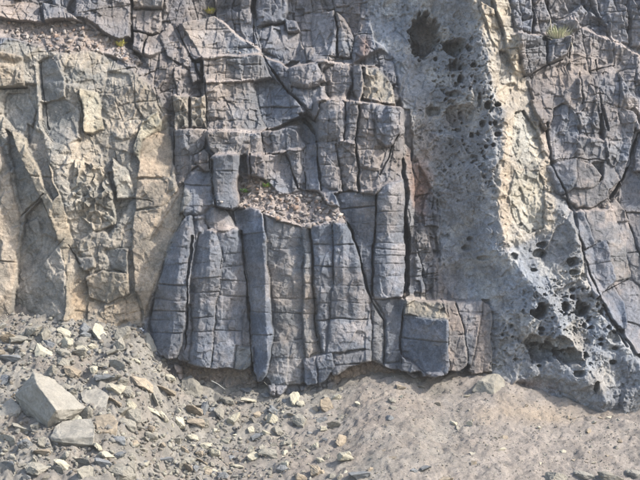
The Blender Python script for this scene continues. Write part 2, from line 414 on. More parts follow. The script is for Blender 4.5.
# --- front columns
A('basalt_column', [(183,192),(190,172),(199,166),(209,175),(213,199),(205,212),(196,216),(181,212)], .22, joints=((185,186),(196,199),(206,206)), round_=(7,.13), tone=BL)
A('basalt_column', [(206,212),(216,208),(224,212),(232,226),(226,232),(215,230),(206,222)], .2, rx=.1, round_=(6,.1))
A('basalt_column', [(194,216),(203,216),(203,232),(200,245),(196,246)], .2, round_=(5,.08), tone=BL)
A('basalt_column', [(192,214),(178,234),(162,265),(152,300),(147,325),(150,342),(163,356),(178,355),(185,332),(189,300),(192,268),(195,245)], .30, ridge=(187,170,1.0,.06), joints=((246,248),(266,262),(284,285),(299,301),(311,311),(320,320),(333,332)), round_=(5,.09), tone=BL)
A('basalt_column', [(185,333),(191,305),(194,330),(192,362),(182,360)], .08, joints=(345,), round_=(4,.07), tone=DK)
A('basalt_column', [(198,232),(215,232),(222,258),(218,290),(214,340),(211,367),(190,364),(193,330),(193,300),(195,265)], .24, ridge=(205,197,.9,.04), joints=((264,262),(279,277),(292,292),(318,316),(331,331)), tone=BL, jit=.012)
A('basalt_column', [(217,233),(237,228),(243,242),(247,270),(249,300),(243,318),(241,345),(234,368),(212,368),(215,340),(219,290),(223,258)], .15, rx=.05, joints=((254,252),(268,264),(279,281),(294,297),(319,320),(330,331)), tone=BL, jit=.012)
A('rock_block', [(243,320),(248,302),(252,330),(251,346),(242,344)], .1, joints=(330,), tone=TN)
A('rock_block', [(237,346),(253,349),(252,362),(242,370),(235,369)], .16, rx=-.5, tone=GN)
A('basalt_column', [(214,160),(225,156),(236,158),(238,205),(216,207)], .42, joints=((172,172),), rx=.05, ridge=(218,220,1.4,0), round_=(3,.04), tone=BL)
A('basalt_column', [(236,210),(250,208),(262,210),(265,240),(270,290),(273,330),(266,372),(258,382),(255,350),(252,330),(249,290),(242,245)], .44, ridge=(262,270,1.1,.8), joints=((221,222),(236,231),(285,284),(311,312),(333,334)), round_=(4,.08), tone=(.86,.93,1.02))
A('basalt_column', [(264,214),(280,222),(301,229),(303,260),(303,300),(302,345),(302,380),(276,384),(269,376),(273,330),(270,280)], .10, joints=((239,238),(249,247),(283,279),(298,299),(311,313),(342,338),(357,358)), rx=.06, jit=.015, tone=(1.02,1.02,.99))
A('basalt_column', [(303,229),(310,226),(312,260),(314,290),(318,330),(322,352),(308,356),(304,330),(304,290)], .12, rx=.6, joints=(252,268,284,299,313,328,342), tone=(1.14,1.1,1.02), round_=(3,.03))
A('basalt_column', [(312,224),(323,222),(332,222),(333,286),(330,303),(326,352),(322,350),(319,325),(316,290),(313,260)], .20, joints=((245,244),(256,254),(266,266),(286,285),(302,303),(320,319)), rx=.05, tone=BL, jit=.015)
A('basalt_column', [(334,222),(345,225),(355,238),(362,258),(367,280),(371,310),(372,348),(345,352),(328,352),(330,310),(334,286)], .27, joints=((246,243),(255,255),(267,268),(286,285),(300,303),(318,319)), ridge=(352,362,.05,.4), tone=BL, jit=.015)
A('basalt_column', [(333,195),(350,192),(375,196),(373,250),(371,300),(366,288),(359,250),(346,217)], .0, rx=-.35, joints=((210,206),(225,220),(248,246)), tone=BL)
A('basalt_column', [(377,193),(386,182),(403,180),(404,220),(405,270),(402,296),(386,299),(374,296),(375,250),(376,215)], .30, ridge=(388,386,.6,.06), joints=((196,196),(213,211),(226,225),(233,232),(243,243),(249,250),(256,255),(264,264),(277,275)), tone=BL, jit=.012)
A('basalt_column', [(369,304),(375,302),(382,318),(385,340),(384,363),(373,360),(371,330)], .12, rx=.1, joints=(338,), tone=LT)
A('basalt_column', [(376,301),(388,298),(401,299),(401,363),(386,363),(387,340),(384,316)], .17, rx=.05, joints=((352,350),), tone=BL)
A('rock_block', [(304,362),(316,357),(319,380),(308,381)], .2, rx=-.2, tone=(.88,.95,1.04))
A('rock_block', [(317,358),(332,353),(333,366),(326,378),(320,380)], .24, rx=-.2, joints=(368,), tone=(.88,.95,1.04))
A('rock_block', [(334,353),(356,351),(373,349),(371,362),(352,366),(336,374)], .24, ry=.3, round_=(6,.1), joints=((364,361),))
A('rock_block', [(385,362),(401,362),(398,370),(386,369)], .2, ry=.2, tone=BL)
A('undercut_bank', [(183,365),(212,369),(236,371),(256,376),(258,395),(185,395)], -.22, sty='earth', round_=(0,0), groove=0, part='bank')
A('undercut_bank', [(335,376),(352,368),(372,363),(398,371),(398,390),(336,390)], -.12, sty='earth', round_=(0,0), groove=0, part='bank')
# --- recess and blocks beside the porous dyke
A('crevice', [(404,215),(411,237),(411,262),(405,292),(401,298),(405,250)], -.3, part='joint', groove=0)
A('basalt_column', [(411,229),(438,226),(440,255),(436,284),(425,292),(407,292),(408,262)], .06, joints=((243,240),(254,251),(264,262),(278,272)), rx=.15, tone=(1.05,1.02,.98))
A('rock_block', [(424,201),(432,190),(438,205),(439,227),(425,226),(422,212)], .15, rx=-.3, round_=(5,.1), tone=BL)
A('rock_block', [(402,298),(422,299),(440,302),(446,317),(424,316),(403,313)], .2, ry=.6, tone=LT, sty='left', groove=.02)
A('rock_block', [(403,314),(424,317),(445,319),(446,372),(430,376),(418,368),(402,358)], .36, rx=-.75, joints=((338,340),), tone=(.86,.94,1.05))  # dark blue tint paints in the shade of this left-facing side
A('rock_block', [(400,354),(418,364),(430,374),(415,378),(400,368)], .38, round_=(5,.1), tone=BL)
A('rock_block', [(445,303),(456,304),(463,332),(461,364),(447,370)], .28, rx=.15, joints=(335,), tone=TN)
A('rock_block', [(457,304),(481,304),(483,330),(476,336),(469,362),(464,334)], .2, joints=((312,312),(324,325)), rx=.1)
A('rock_block', [(482,305),(490,310),(493,372),(469,374),(477,338)], .14, rx=.1, tone=TN)
G0 = True
VARY = True
# --- right wall
A('rock_block', [(511,-14),(530,-14),(530,18),(521,20),(510,6)], .12, rx=-.2, joints=(6,), tone=BL)
A('rock_block', [(511,8),(520,22),(529,20),(530,34),(514,30)], .15, tone=BL)
A('rock_block', [(531,-14),(548,-14),(548,40),(532,32)], .1, rx=-.2, joints=(8,22))
A('rock_block', [(512,36),(530,36),(545,42),(545,58),(522,60),(516,50)], .2, joints=((55,54),), rx=.1)
A('rock_block', [(522,60),(545,58),(545,65),(527,77),(521,70)], .22)
A('rock_block', [(546,42),(568,38),(566,56),(547,64)], .22, rx=-.1, tone=BL)
A('rock_face', [(527,80),(562,63),(574,76),(578,112),(560,106),(547,128),(536,108)], .1, ry=.2, rx=.15, tone=(1.03,1.0,.97))
A('rock_block', [(570,10),(580,15),(578,32),(570,34)], .15, rx=.3)
A('rock_block', [(590,18),(606,27),(604,42),(592,40)], .05, rx=-.4, tone=DK)
A('rock_rib', [(584,-14),(596,-14),(602,18),(590,16)], .15, tone=LT)
A('rock_rib', [(628,-14),(660,-14),(660,48),(630,46)], .2, rx=-.2, joints=(20,))
A('rock_rib', [(606,-14),(626,-14),(628,44),(608,40)], .1, rx=.1, joints=(12,))
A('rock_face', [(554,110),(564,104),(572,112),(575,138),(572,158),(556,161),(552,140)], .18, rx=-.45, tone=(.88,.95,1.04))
A('rock_face', [(573,138),(598,138),(606,156),(586,160),(574,158)], .14, rx=.2)
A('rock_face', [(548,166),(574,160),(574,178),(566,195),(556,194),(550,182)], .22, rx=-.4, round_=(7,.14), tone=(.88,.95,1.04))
A('rock_face', [(575,160),(588,164),(598,175),(592,186),(576,188)], .22, rx=.3, tone=(1.03,1.0,.97))
A('rock_face', [(560,196),(576,190),(594,188),(604,182),(608,192),(588,206),(572,204)], .2, rx=.15, ry=-.1, tone=(1.03,1.0,.97))
A('rock_rib', [(604,108),(616,112),(622,140),(617,160),(610,172),(606,150)], .16, rx=.3, joints=(140,))
A('rock_rib', [(618,112),(632,115),(636,130),(626,165),(622,185),(616,170),(624,140)], .2, rx=-.3, tone=BL)
A('rock_block', [(606,160),(618,172),(620,184),(612,190),(606,178)], .2, rx=.2)
A('rock_face', [(570,213),(580,210),(592,245),(582,250),(574,232)], .12, rx=-.7, tone=BL)
A('rock_face', [(582,209),(612,212),(620,238),(606,238),(592,242)], .2, rx=.25, ry=.25, tone=(1.03,1.0,.97))
A('rock_face', [(579,252),(592,246),(604,241),(613,276),(602,290),(592,300),(583,275)], .24, rx=-.75, joints=((266,260),), tone=(.88,.95,1.05))  # bluish dark tint carries the shade of the left-facing side
A('rock_face', [(605,240),(622,241),(629,276),(614,277)], .24, rx=.55, joints=((257,256),), tone=LT)  # light tint paints sunlight on the right-facing side
A('rock_face', [(600,294),(612,284),(620,300),(622,325),(612,325),(604,308)], .22, rx=-.8, tone=(.88,.95,1.05))  # shade of this left-facing part is put into its tint
A('rock_face', [(613,283),(630,278),(655,300),(655,352),(634,352),(624,328),(621,300)], .25, rx=.25, joints=((318,330),), tone=(1.08,1.04,1.02))
A('rock_rib', [(614,200),(624,210),(640,258),(655,300),(632,278),(624,240)], .16, rx=.1, joints=((222,222),(255,250)))
A('crevice', [(634,128),(640,136),(632,168),(618,190),(612,200),(608,192),(622,178),(630,158)], -.25, part='joint', groove=0)
A('rock_block', [(640,140),(670,135),(670,178),(636,172)], .12, rx=-.2, joints=(158,), tone=DK)
A('rock_block', [(622,186),(636,174),(670,180),(670,262),(642,256),(628,215)], .08, rx=-.3, joints=((212,216),(236,238)), tone=DK)
G0 = False
# --- tan steps of the dyke's sunlit edge
A('rock_step', [(497,-14),(508,0),(513,28),(523,74),(513,72),(504,40),(496,14),(486,-14)], .12, rx=.55, sty='ridge', joints=(4,16,27,39,50,61), tone=(1.06,1.03,.97), round_=(3,.04), groove=.04, jit=.05)
A('rock_step', [(478,4),(494,12),(502,38),(498,50),(488,40)], .14, rx=.5, sty='ridge', joints=(18,30), tone=(1.06,1.03,.97), round_=(3,.05), groove=.03, jit=.05)
A('rock_face', [(500,52),(507,52),(514,72),(512,86),(498,84)], -.02, rx=-.4, sty='ridge', tone=BL)
A('rock_face', [(515,112),(524,110),(538,130),(546,158),(538,168),(520,168),(512,150)], -.04, rx=-.15, sty='ridge', tone=(.95,1.0,1.03))
A('rock_face', [(515,170),(540,170),(544,190),(542,228),(528,234),(516,226),(508,196)], -.06, rx=.1, sty='ridge', tone=(.96,1.0,1.0))
NPOLY = len(PIECES)

# ------------------------------------------------------------------ cliff: relief
PL = np.array([kp for kp, _ in SEG] + [-1], np.int32)
src = np.arange(U.size).reshape(U.shape)
cur = LAB.copy()
growable = (S == STY['basalt']) | ((S == STY['jointed']) & (U < 420)) | ((S == STY['right']) & (V > 100))
for _ in range(7):
    nl, ns = cur.copy(), src.copy()
    for dy, dx in ((0, 1), (0, -1), (1, 0), (-1, 0)):
        sl_ = np.roll(np.roll(cur, dy, 0), dx, 1); ss_ = np.roll(np.roll(src, dy, 0), dx, 1)
        m = (nl < 0) & (sl_ >= 0) & growable
        nl[m] = sl_[m]; ns[m] = ss_[m]
    cur, src = nl, ns
LAB = cur
for arr in (D0, RADIUS, RDEP, GRO, S):
    arr[...] = arr.ravel()[src.ravel()].reshape(U.shape)
TONE[...] = TONE.reshape(-1, 3)[src.ravel()].reshape(TONE.shape)
LABP = PL[LAB]
edge = np.zeros(U.shape, bool)
edge[:, 1:] |= LABP[:, 1:] != LABP[:, :-1]; edge[:, :-1] |= LABP[:, 1:] != LABP[:, :-1]
edge[1:] |= LABP[1:] != LABP[:-1]; edge[:-1] |= LABP[1:] != LABP[:-1]
dist = np.where(edge, 0.5, 99).astype(np.float32)
for _ in range(18):
    d2 = dist.copy()
    d2[:, 1:] = np.minimum(d2[:, 1:], dist[:, :-1] + 1); d2[:, :-1] = np.minimum(d2[:, :-1], dist[:, 1:] + 1)
    d2[1:] = np.minimum(d2[1:], dist[:-1] + 1); d2[:-1] = np.minimum(d2[:-1], dist[1:] + 1)
    d2[1:, 1:] = np.minimum(d2[1:, 1:], dist[:-1, :-1] + 1.414); d2[:-1, :-1] = np.minimum(d2[:-1, :-1], dist[1:, 1:] + 1.414)
    d2[1:, :-1] = np.minimum(d2[1:, :-1], dist[:-1, 1:] + 1.414); d2[:-1, 1:] = np.minimum(d2[:-1, 1:], dist[1:, :-1] + 1.414)
    dist = d2
dpx = dist * STEP
H = D0.copy()
jw = 0.6 + 1.1 * fbm(U, V, 22, 3, 61)                  # joints open and close along their run
H -= GRO * np.clip(jw, 0.05, 1.5) * np.exp(-(dpx / 0.6) ** 2)
rr = np.maximum(RADIUS, 0.1)
H -= RDEP * np.clip(1 - dpx / rr, 0, 1) ** 2
H -= JG * np.clip(.9 + 1.2 * fbm(U, V, 14, 2, 67), .1, 1.6)

wt = {k: blur((S == i).astype(np.float32), 4) for k, i in STY.items()}
cu_ = U + 1.2 * fbm(U, V, 8, 3, 121); cv_ = V + 1.2 * fbm(U, V, 8, 3, 123)
b1, eb1 = blocks(cu_, cv_, 21, 26, 3, .16, 1.3)
b2, eb2 = blocks(cu_, cv_, 9, 11, 5, -.12, 1.4)
b3, eb3 = blocks(cu_, cv_, 18, 46, 7, .24, 1.5)
f0 = facets(cu_, cv_, 46, 64, 8, 2.4, .12, 40)
f1 = facets(cu_, cv_, 26, 36, 1, 2.2, .15, 45)
f2 = facets(cu_, cv_, 12, 15, 2, 2.2, -.2, 40)
f3 = facets(U + 1.2 * fbm(U, V, 5, 2, 9), V, 5, 6, 3, 2.2, 0, 30)
f4 = facets(cu_, cv_, 9, 38, 4, 2.0, .22, 30)
f5 = facets(wu, wv, 16, 30, 9, 2.4, 0, 40)
fine = fbm(U, V, 6, 4, 31, .6); mid = fbm(U, V, 26, 4, 33, .55); big = fbm(U, V, 70, 3, 35)
vfine = fbm(U, V, 2.2, 2, 37)
rel = np.zeros(U.shape, np.float32)
rel += wt['upper'] * (.26 * f0 + .18 * b1 + .07 * b2 + .05 * f2 + .03 * f3 + .018 * fine - .05 * np.exp(-(eb1 / .6) ** 2) - .02 * np.exp(-(eb2 / .5) ** 2))
rel += wt['left'] * (.15 * f0 + .08 * f1 + .04 * b1 + .02 * b2 + .03 * f2 + .018 * f3 + .016 * fine - .045 * np.clip(.2 + 2 * big, 0, 1) * np.exp(-(eb1 / .6) ** 2))
rel += wt['right'] * (.26 * f0 + .15 * b3 + .045 * b2 + .05 * f2 + .03 * f3 + .022 * fine - .04 * np.exp(-(eb3 / .6) ** 2) - .02 * np.exp(-(eb2 / .5) ** 2))
rel += wt['basalt'] * (.030 * f5 + .020 * b2 + .014 * f2 + .012 * f3 + .010 * mid + .009 * fine)
rel += wt['smooth'] * (.08 * f0 + .05 * f1 + .025 * f2 + .012 * f3 + .015 * mid + .012 * fine)
rel += wt['rubbly'] * (.12 * f2 + .08 * f3 + .03 * mid + .03 * fine)
rel += wt['ridge'] * (.06 * f1 + .05 * f2 + .035 * f3 + .03 * mid + .022 * fine)
rel += wt['jointed'] * (.05 * b1 + .05 * b2 + .04 * f2 + .022 * f3 + .014 * fine - .018 * np.clip(.5 + 1.5 * mid, 0, 1) * np.exp(-(eb2 / .55) ** 2))
rel += wt['gravel'] * (.05 * f3 + .03 * mid + .03 * fine)
rel += wt['earth'] * (.07 * f2 + .06 * f3 + .05 * fine)
px = U + 4.5 * fbm(U, V, 8, 4, 51, .6); py = V + 3.8 * fbm(U, V, 8, 4, 53, .6)
hc = np.exp(-np.hypot((U - 470) / 34, (V - 105) / 60) ** 2) + .8 * np.exp(-np.hypot((U - 575) / 40, (V - 310) / 50) ** 2)
pit = (.15 + .5 * hc) * pits(px, py, 12, .35, 1, .1, .32) + (.14 + .3 * hc) * pits(px, py, 6, .6, 2, .15, .42) + .09 * pits(px, py, 3.4, .7, 3, .22, .46)
pmask = np.clip(.5 + 1.5 * fbm(U, V, 45, 3, 55) + hc, 0, 1.15)
dk = .07 * mid + .05 * big + .08 * f1 + .035 * f2 + .03 * fine + .022 * f3 - pit * pmask
rel += wt['dike'] * dk
rel -= wt['ridge'] * .35 * pit * np.clip(fbm(U, V, 30, 2, 57) + .2, 0, 1)
# hand-placed hollows of the dyke: u, v, ru, rv, depth
CAV = [(424,36,13,21,.42),(417,48,5,9,.1),(455,47,10.5,7.5,.34),(456,66,8,5.5,.2),(463,67,3,3.5,.12),(473,66,3.2,2.6,.14),(469,50,2.4,3,.1),(461,79,3.5,4,.12),(436,58,2,2,.08),
 (487,105,3.6,4,.2),(496,106,4.2,2.7,.18),(482,124,3,3,.12),(489,124,1.6,2,.1),(494,124,2,2.2,.12),(497,135,3,2.6,.12),(492,146,1.8,2.2,.1),(485,147,1.8,1.8,.1),(479,100,1.8,6,.1),
 (455,116,9,9,.10),(466,114,7,9,.10),(452,94,9,3,.12),(433,111,7,5,.12),(472,135,2,2.4,.1),(478,134,1.6,2,.1),(459,130,2.2,1.6,.08),
 (470,239,3,2.2,.09),(466,248,5,2.2,.09),(448,236,2.4,1.6,.05),(483,258,6,2.2,.07),(512,256,4,3,.08),(541,245,5,3,.12),(539,253,6,4,.13),(570,262,5,5,.16),(572,272,3.5,2.5,.12),(533,270,4,2,.08),
 (539,312,7.5,7.5,.34),(565,306,3.4,5,.2),(581,309,6,7,.24),(571,297,1.8,2,.1),(541,329,3,2.2,.14),(540,333,2.4,2,.12),(584,325,1.8,3,.12),(591,327,2,2,.14),(588,321,1.4,1.4,.1),(600,344,2,1.8,.12),(600,339,2,1.5,.1),
 (545,352,17,9,.26),(569,356,13,8,.28),(555,345,12,9,.14),(533,341,8,7,.14),(612,336,7,6,.14),(614,348,3,2,.1),(576,373,6,4,.12),(594,386,3,6,.12),(512,326,2,2,.08),(503,335,1.6,1.6,.07),(513,337,1.6,1.2,.07),(539,366,2,1.4,.1),(612,362,3,2,.1)]
cw = 0.5 * fbm(U, V, 7, 4, 63)
for (a, b, c, d, e) in CAV:
    q = np.sqrt(((U - a) / c) ** 2 + ((V - b) / d) ** 2) + cw
    rel -= 1.7 * e * np.clip((1.12 - q) / 0.34, 0, 1) ** 0.8
H = blur(H, 1) + rel + (.004 + .007 * (wt['left'] + wt['upper'] + wt['right'] + wt['ridge'] + wt['rubbly'] + wt['smooth'] * .6)) * vfine
# forms bigger than a piece: dyke rolls over its edge, left wall bulges
def bump_line(pts, wid, amp):
    out = np.zeros(U.shape, np.float32)
    for (a, b), (c, d) in zip(pts[:-1], pts[1:]):
        L2 = (c - a) ** 2 + (d - b) ** 2
        t = np.clip(((U - a) * (c - a) + (V - b) * (d - b)) / L2, 0, 1)
        q = np.hypot(U - a - t * (c - a), V - b - t * (d - b)) / wid
        out = np.maximum(out, amp * np.exp(-q * q))
    return out
def crest(pts, amp, ls, lw, rs, rw):
    """a spur of the dyke: long flank facing left, short steep flank facing right"""
    global H
    a = np.array(pts, float)
    uc = np.interp(V, a[:, 1], a[:, 0]) + 6 * fbm(V * .3 + U * .1, V, 26, 4, 87)
    win = np.clip((V - a[0, 1]) / 18 + .2, 0, 1) * np.clip((a[-1, 1] - V) / 18 + 1, 0, 1)
    L_ = np.clip(uc - U, 0, None); R_ = np.clip(U - uc, 0, None)
    f = amp - ls * np.minimum(L_, lw) / PPM - rs * np.minimum(R_, rw) / PPM
    fade = np.clip(1.6 - L_ / (lw * 1.6), 0, 1) * np.clip(1.8 - R_ / (rw * 1.6), 0, 1)
    H += f * win * fade
crest([(470,-20),(479,25),(487,60),(491,92),(503,112),(500,150),(496,180),(498,215),(505,250),(520,268),(535,287),(548,310),(566,337),(586,365),(598,385),(606,400)], .30, .45, 48, .85, 11)
crest([(556,196),(574,240),(590,290),(606,320),(626,350),(655,388)], .30, .5, 14, 1.3, 13)
H += bump_line([(590,382),(565,374),(530,374),(500,384)], 8, .12)
H -= bump_line([(446,296),(470,250),(480,300),(490,340)], 10, .06)
# open fissures between columns and slabs: points, width px, depth m
FISS = [([(213,163),(214,185),(216,208)],1.8,.3),([(193,236),(191,270),(189,300),(186,350)],1.6,.25),([(239,232),(246,280),(250,325),(253,372)],2.4,.3),([(311,227),(313,290),(318,345)],1.2,.18),([(333,224),(334,285)],.7,.08),
 ([(347,220),(360,250),(368,290),(371,302)],1.5,.22),([(376,195),(374,250),(373,296)],1.6,.25),([(300,117),(316,136),(318,150),(321,192)],1.7,.25),([(357,108),(357,150),(358,192)],1.6,.25),([(337,145),(342,193)],.9,.12),([(343,106),(344,142)],1.1,.15),
 ([(404,160),(405,200),(406,262),(402,300)],2.4,.3),([(401,298),(401,362)],1.5,.2),([(379,174),(387,160),(392,148),(399,137)],1.1,.15),([(178,28),(196,62),(205,86)],2.0,.28),([(206,86),(206,128)],1.3,.18),([(253,-5),(254,48)],1.0,.15),
 ([(262,57),(275,76),(290,95),(306,112),(316,124)],1.6,.25),([(251,156),(252,180)],1.4,.2),([(262,136),(266,156)],.9,.1),([(286,155),(298,190)],1.1,.15),([(303,152),(305,190)],1.1,.15),([(372,303),(382,320),(385,342),(384,362)],1.0,.12),([(222,250),(218,290),(213,360)],.8,.08),
 ([(447,302),(447,368)],.8,.1),([(457,304),(464,334),(466,360)],.9,.1),([(80,92),(84,130),(92,136)],.9,.12),([(133,198),(153,201)],.9,.14),([(-5,87),(25,87)],1.4,.2),([(20,216),(45,193)],1.1,.12),([(68,245),(78,264)],1.2,.14),([(40,62),(42,100),(50,128)],1.2,.12),([(115,200),(117,228)],1.0,.12),([(173,90),(174,130),(174,165)],1.1,.15),([(189,100),(189,130)],.9,.1),
 ([(131,-5),(131,40)],1.2,.2),([(166,-5),(163,33)],1.0,.15),([(76,14),(131,5)],.8,.1),
 ([(524,78),(545,66),(562,60)],.9,.14),([(545,40),(546,64)],.8,.1),([(570,38),(568,60)],.9,.12),([(547,125),(554,170),(566,198),(573,215),(581,258),(598,300),(625,345)],1.6,.2),([(552,162),(575,158),(604,160)],.8,.1),([(640,132),(632,165),(612,198)],2.2,.3),([(594,60),(598,96),(606,130)],1.4,.16),([(600,292),(628,278)],1.0,.12),([(626,210),(634,240),(642,262)],1.2,.15),([(577,72),(582,105)],1.2,.14),([(626,5),(628,46)],1.1,.14),([(530,-5),(531,34)],.9,.12),([(548,-5),(549,38)],1.2,.15)]
for pts_, wd, dp in FISS:
    lo = np.array(pts_).min(0) - 14; hi = np.array(pts_).max(0) + 14
    w = np.s_[np.searchsorted(vg, lo[1]):np.searchsorted(vg, hi[1]), np.searchsorted(ug, lo[0]):np.searchsorted(ug, hi[0])]
    best = np.full(U[w].shape, 99, np.float32)
    for (a, b), (c, d) in zip(pts_[:-1], pts_[1:]):
        t = np.clip(((wu[w] - a) * (c - a) + (wv[w] - b) * (d - b)) / ((c - a) ** 2 + (d - b) ** 2), 0, 1)
        best = np.minimum(best, np.hypot(wu[w] - a - t * (c - a), wv[w] - b - t * (d - b)))
    wl_ = wd * .5 * np.clip(.75 + 1.4 * fbm(U[w], V[w], 18, 3, 97), .12, 1.5)
    H[w] -= .8 * dp * np.clip(1.6 - best / wl_, 0, 1)
# ledges: each tier juts out at its lip and falls back towards the next one
DEBRIS = np.zeros(U.shape, np.float32)
def tier(pts, step, run=50.0, ramp=4.0, deb=1.0):
    global H, DEBRIS
    a = np.array(pts, float)
    ln = np.interp(U, a[:, 0], a[:, 1]) + 2.0 * fbm(U, V * .2, 13, 3, 95)
    win = np.clip((U - a[0, 0] + 3) / 6, 0, 1) * np.clip((a[-1, 0] + 3 - U) / 6, 0, 1)
    q = V - ln
    f = np.where(q > 0, np.exp(-np.maximum(q, 0) / run), np.clip(1 + q / ramp, 0, 1) ** 1.3)
    H += 1.3 * step * f * win
    DEBRIS = np.maximum(DEBRIS, deb * win * np.clip(1 - np.abs(q + ramp * .45) / (ramp * .75), 0, 1))
tier([(182,28),(215,19),(243,42),(262,55)], .22, 40)
tier([(200,62),(262,59),(290,70)], .22, 40)
tier([(205,87),(253,84)], .14, 40)
tier([(207,134),(250,135),(262,134),(300,128)], .26, 30, 5)
tier([(250,157),(286,155),(302,152)], .16, 30)
tier([(290,70),(320,64),(348,66),(380,70)], .22, 45)
tier([(316,105),(345,103),(402,110)], .34, 50, 6)
tier([(318,146),(340,143),(358,147)], .10, 30, 3, .5)
tier([(333,195),(360,193),(404,180)], .12, 40, 3, .5)
tier([(212,159),(238,157)], .16, 40, 5)
tier([(172,97),(205,98)], .14, 25, 4)
tier([(174,131),(204,131)], .12, 40, 4, .6)
tier([(208,232),(240,228)], .12, 40, 5)
tier([(264,214),(301,229),(346,222)], .18, 45, 5)
tier([(400,299),(446,303)], .2, 40, 5)
tier([(0,88),(26,88)], -.1, 20, 2, 0)
tier([(512,37),(570,40)], .16, 30, 4)
tier([(567,22),(640,58)], .2, 40, 6)
tier([(568,212),(614,211)], .14, 40, 5)
tier([(575,138),(606,142)], .12, 25, 3, .5)
far = np.clip((np.maximum(np.maximum(-12 - U, U - 652), -12 - V)) / 40, 0, 1)
Yd = MAC - H * (1 - .5 * far) + np.clip((-300 - V) / 30, 0, 1) * 12
k = (CAM_D + MAC) / CAM_D
PX = (U - 320) / PPM * k; PZ = CAM_Z + (240 - V) / PPM * k; PY = Yd
P = np.stack([PX, PY, PZ], -1).astype(np.float32)

# ------------------------------------------------------------------ cliff: rock colour, with shade and sunlight of some faces tinted in
c_bas = srgb(109, 112, 117); c_upper = srgb(129, 123, 119); c_left = srgb(151, 142, 128); c_leftd = srgb(131, 128, 120); c_dike = srgb(131, 134, 137)
c_dikew = srgb(156, 153, 146); c_ridge = srgb(158, 150, 137); c_right = srgb(138, 131, 126); c_grav = srgb(162, 151, 143); c_earth = srgb(146, 134, 122); c_red = srgb(138, 113, 99); c_orange = srgb(172, 151, 125)
c_smooth = srgb(146, 138, 126); c_brown = srgb(138, 126, 117)
def lerp(a, b, t): return a + (b - a) * t[..., None]
wtc = {k_: blur(w_, 16) for k_, w_ in wt.items()}
Ccol = np.zeros(U.shape + (3,), np.float32)
n_a = np.clip(.5 + 1.4 * fbm(U, V, 38, 5, 81, .6), 0, 1); n_b = np.clip(.5 + 1.6 * fbm(U, V, 18, 5, 83, .6), 0, 1); n_c = np.clip(.5 + 1.6 * fbm(U, V, 90, 4, 85), 0, 1)
for nm, col in (('upper', lerp(c_bas, c_upper, n_a)), ('left', lerp(c_leftd, c_left, n_b)), ('dike', lerp(c_dike, c_dikew, np.clip(n_b * 1.3 - .75, 0, 1))), ('ridge', lerp(c_dikew, c_ridge, n_b)), ('right', lerp(c_bas, c_right, n_a)),
                ('basalt', lerp(c_bas, c_upper, np.clip(n_b - .3, 0, 1))), ('gravel', lerp(c_grav, c_brown, n_b)), ('earth', lerp(c_earth, c_brown, n_b)), ('smooth', lerp(c_leftd, c_smooth, n_b)), ('jointed', lerp(c_bas, c_upper, n_a)), ('rubbly', lerp(c_leftd, c_left, n_b))):
    Ccol += wtc[nm][..., None] * col
tw = np.stack([blur(TONE[..., i], 2) for i in range(3)], -1)
Ccol *= tw
Ccol *= 1 + .08 * (n_c - .5)[..., None] * np.array((1, .1, -1), np.float32) + .22 * (n_b - .5)[..., None]
Ccol = lerp(Ccol, c_grav * 1.05, np.clip(DEBRIS, 0, 1) * .75)
def stain(u, v, a, b, col, amt):
    global Ccol
    q = np.hypot((U - u) / a, (V - v) / b) + .5 * fbm(U, V, 12, 4, 91)
    Ccol = lerp(Ccol, col, (np.clip((1.1 - q) / .7, 0, 1) * amt).astype(np.float32))
stain(420, 180, 14, 34, c_red, .95); stain(418, 200, 8, 20, c_red, .5); stain(364, 48, 9, 14, c_red, .6); stain(352, 15, 14, 30, c_brown, .5)
stain(425, 140, 16, 40, c_brown, .45); stain(450, 275, 22, 26, c_brown, .4); stain(520, 388, 34, 9, c_red, .5); stain(78, 300, 9, 24, c_orange, .7); stain(72, 262, 6, 20, c_ridge, .5)
stain(424, 36, 12, 20, c_brown, .6); stain(503, 215, 9, 40, c_orange, .35); stain(505, 160, 6, 40, c_orange, .3); stain(575, 345, 14, 30, c_ridge, .6); stain(600, 375, 18, 22, c_ridge, .45)
stain(545, 130, 8, 30, c_brown, .4); stain(130, 100, 22, 34, srgb(160,148,132), .4); stain(95, 112, 12, 22, srgb(162,157,142), .4); stain(9, 215, 8, 60, srgb(170,158,142), .5); stain(456, 118, 14, 11, c_brown, .5)
stain(222, 228, 8, 8, c_brown, .6); stain(480, 340, 10, 30, c_brown, .5); stain(425, 296, 20, 5, c_ridge, .5)
Ccol = np.clip(Ccol, .03, .75)

# ------------------------------------------------------------------ cliff: objects
def link(o):
    COL.objects.link(o); return o
def mesh_from(name, verts, quads, cols, mat, smooth=True):
    me = bpy.data.meshes.new(name)
    nq = len(quads)
    me.vertices.add(len(verts)); me.vertices.foreach_set('co', np.ascontiguousarray(verts, np.float32).ravel())
    me.loops.add(nq * 4); me.loops.foreach_set('vertex_index', np.ascontiguousarray(quads, np.int32).ravel())
    me.polygons.add(nq); me.polygons.foreach_set('loop_start', np.arange(0, nq * 4, 4, dtype=np.int32))
    if smooth: me.polygons.foreach_set('use_smooth', np.ones(nq, bool))
    if cols is not None:
        a = me.attributes.new('rock_colour', 'FLOAT_COLOR', 'POINT')
        rgba = np.ones((len(verts), 4), np.float32); rgba[:, :3] = cols
        a.data.foreach_set('color', rgba.ravel())
    me.materials.append(mat)
    me.update(calc_edges=True)
    return me
iv, iu = np.meshgrid(np.arange(NV - 1), np.arange(NU - 1), indexing='ij')
q0 = iv * NU + iu
Q = np.stack([q0 + NU, q0 + NU + 1, q0 + 1, q0], -1).reshape(-1, 4)
QL = LAB[:-1, :-1].reshape(-1)
Pf = P.reshape(-1, 3); Cf = Ccol.reshape(-1, 3)
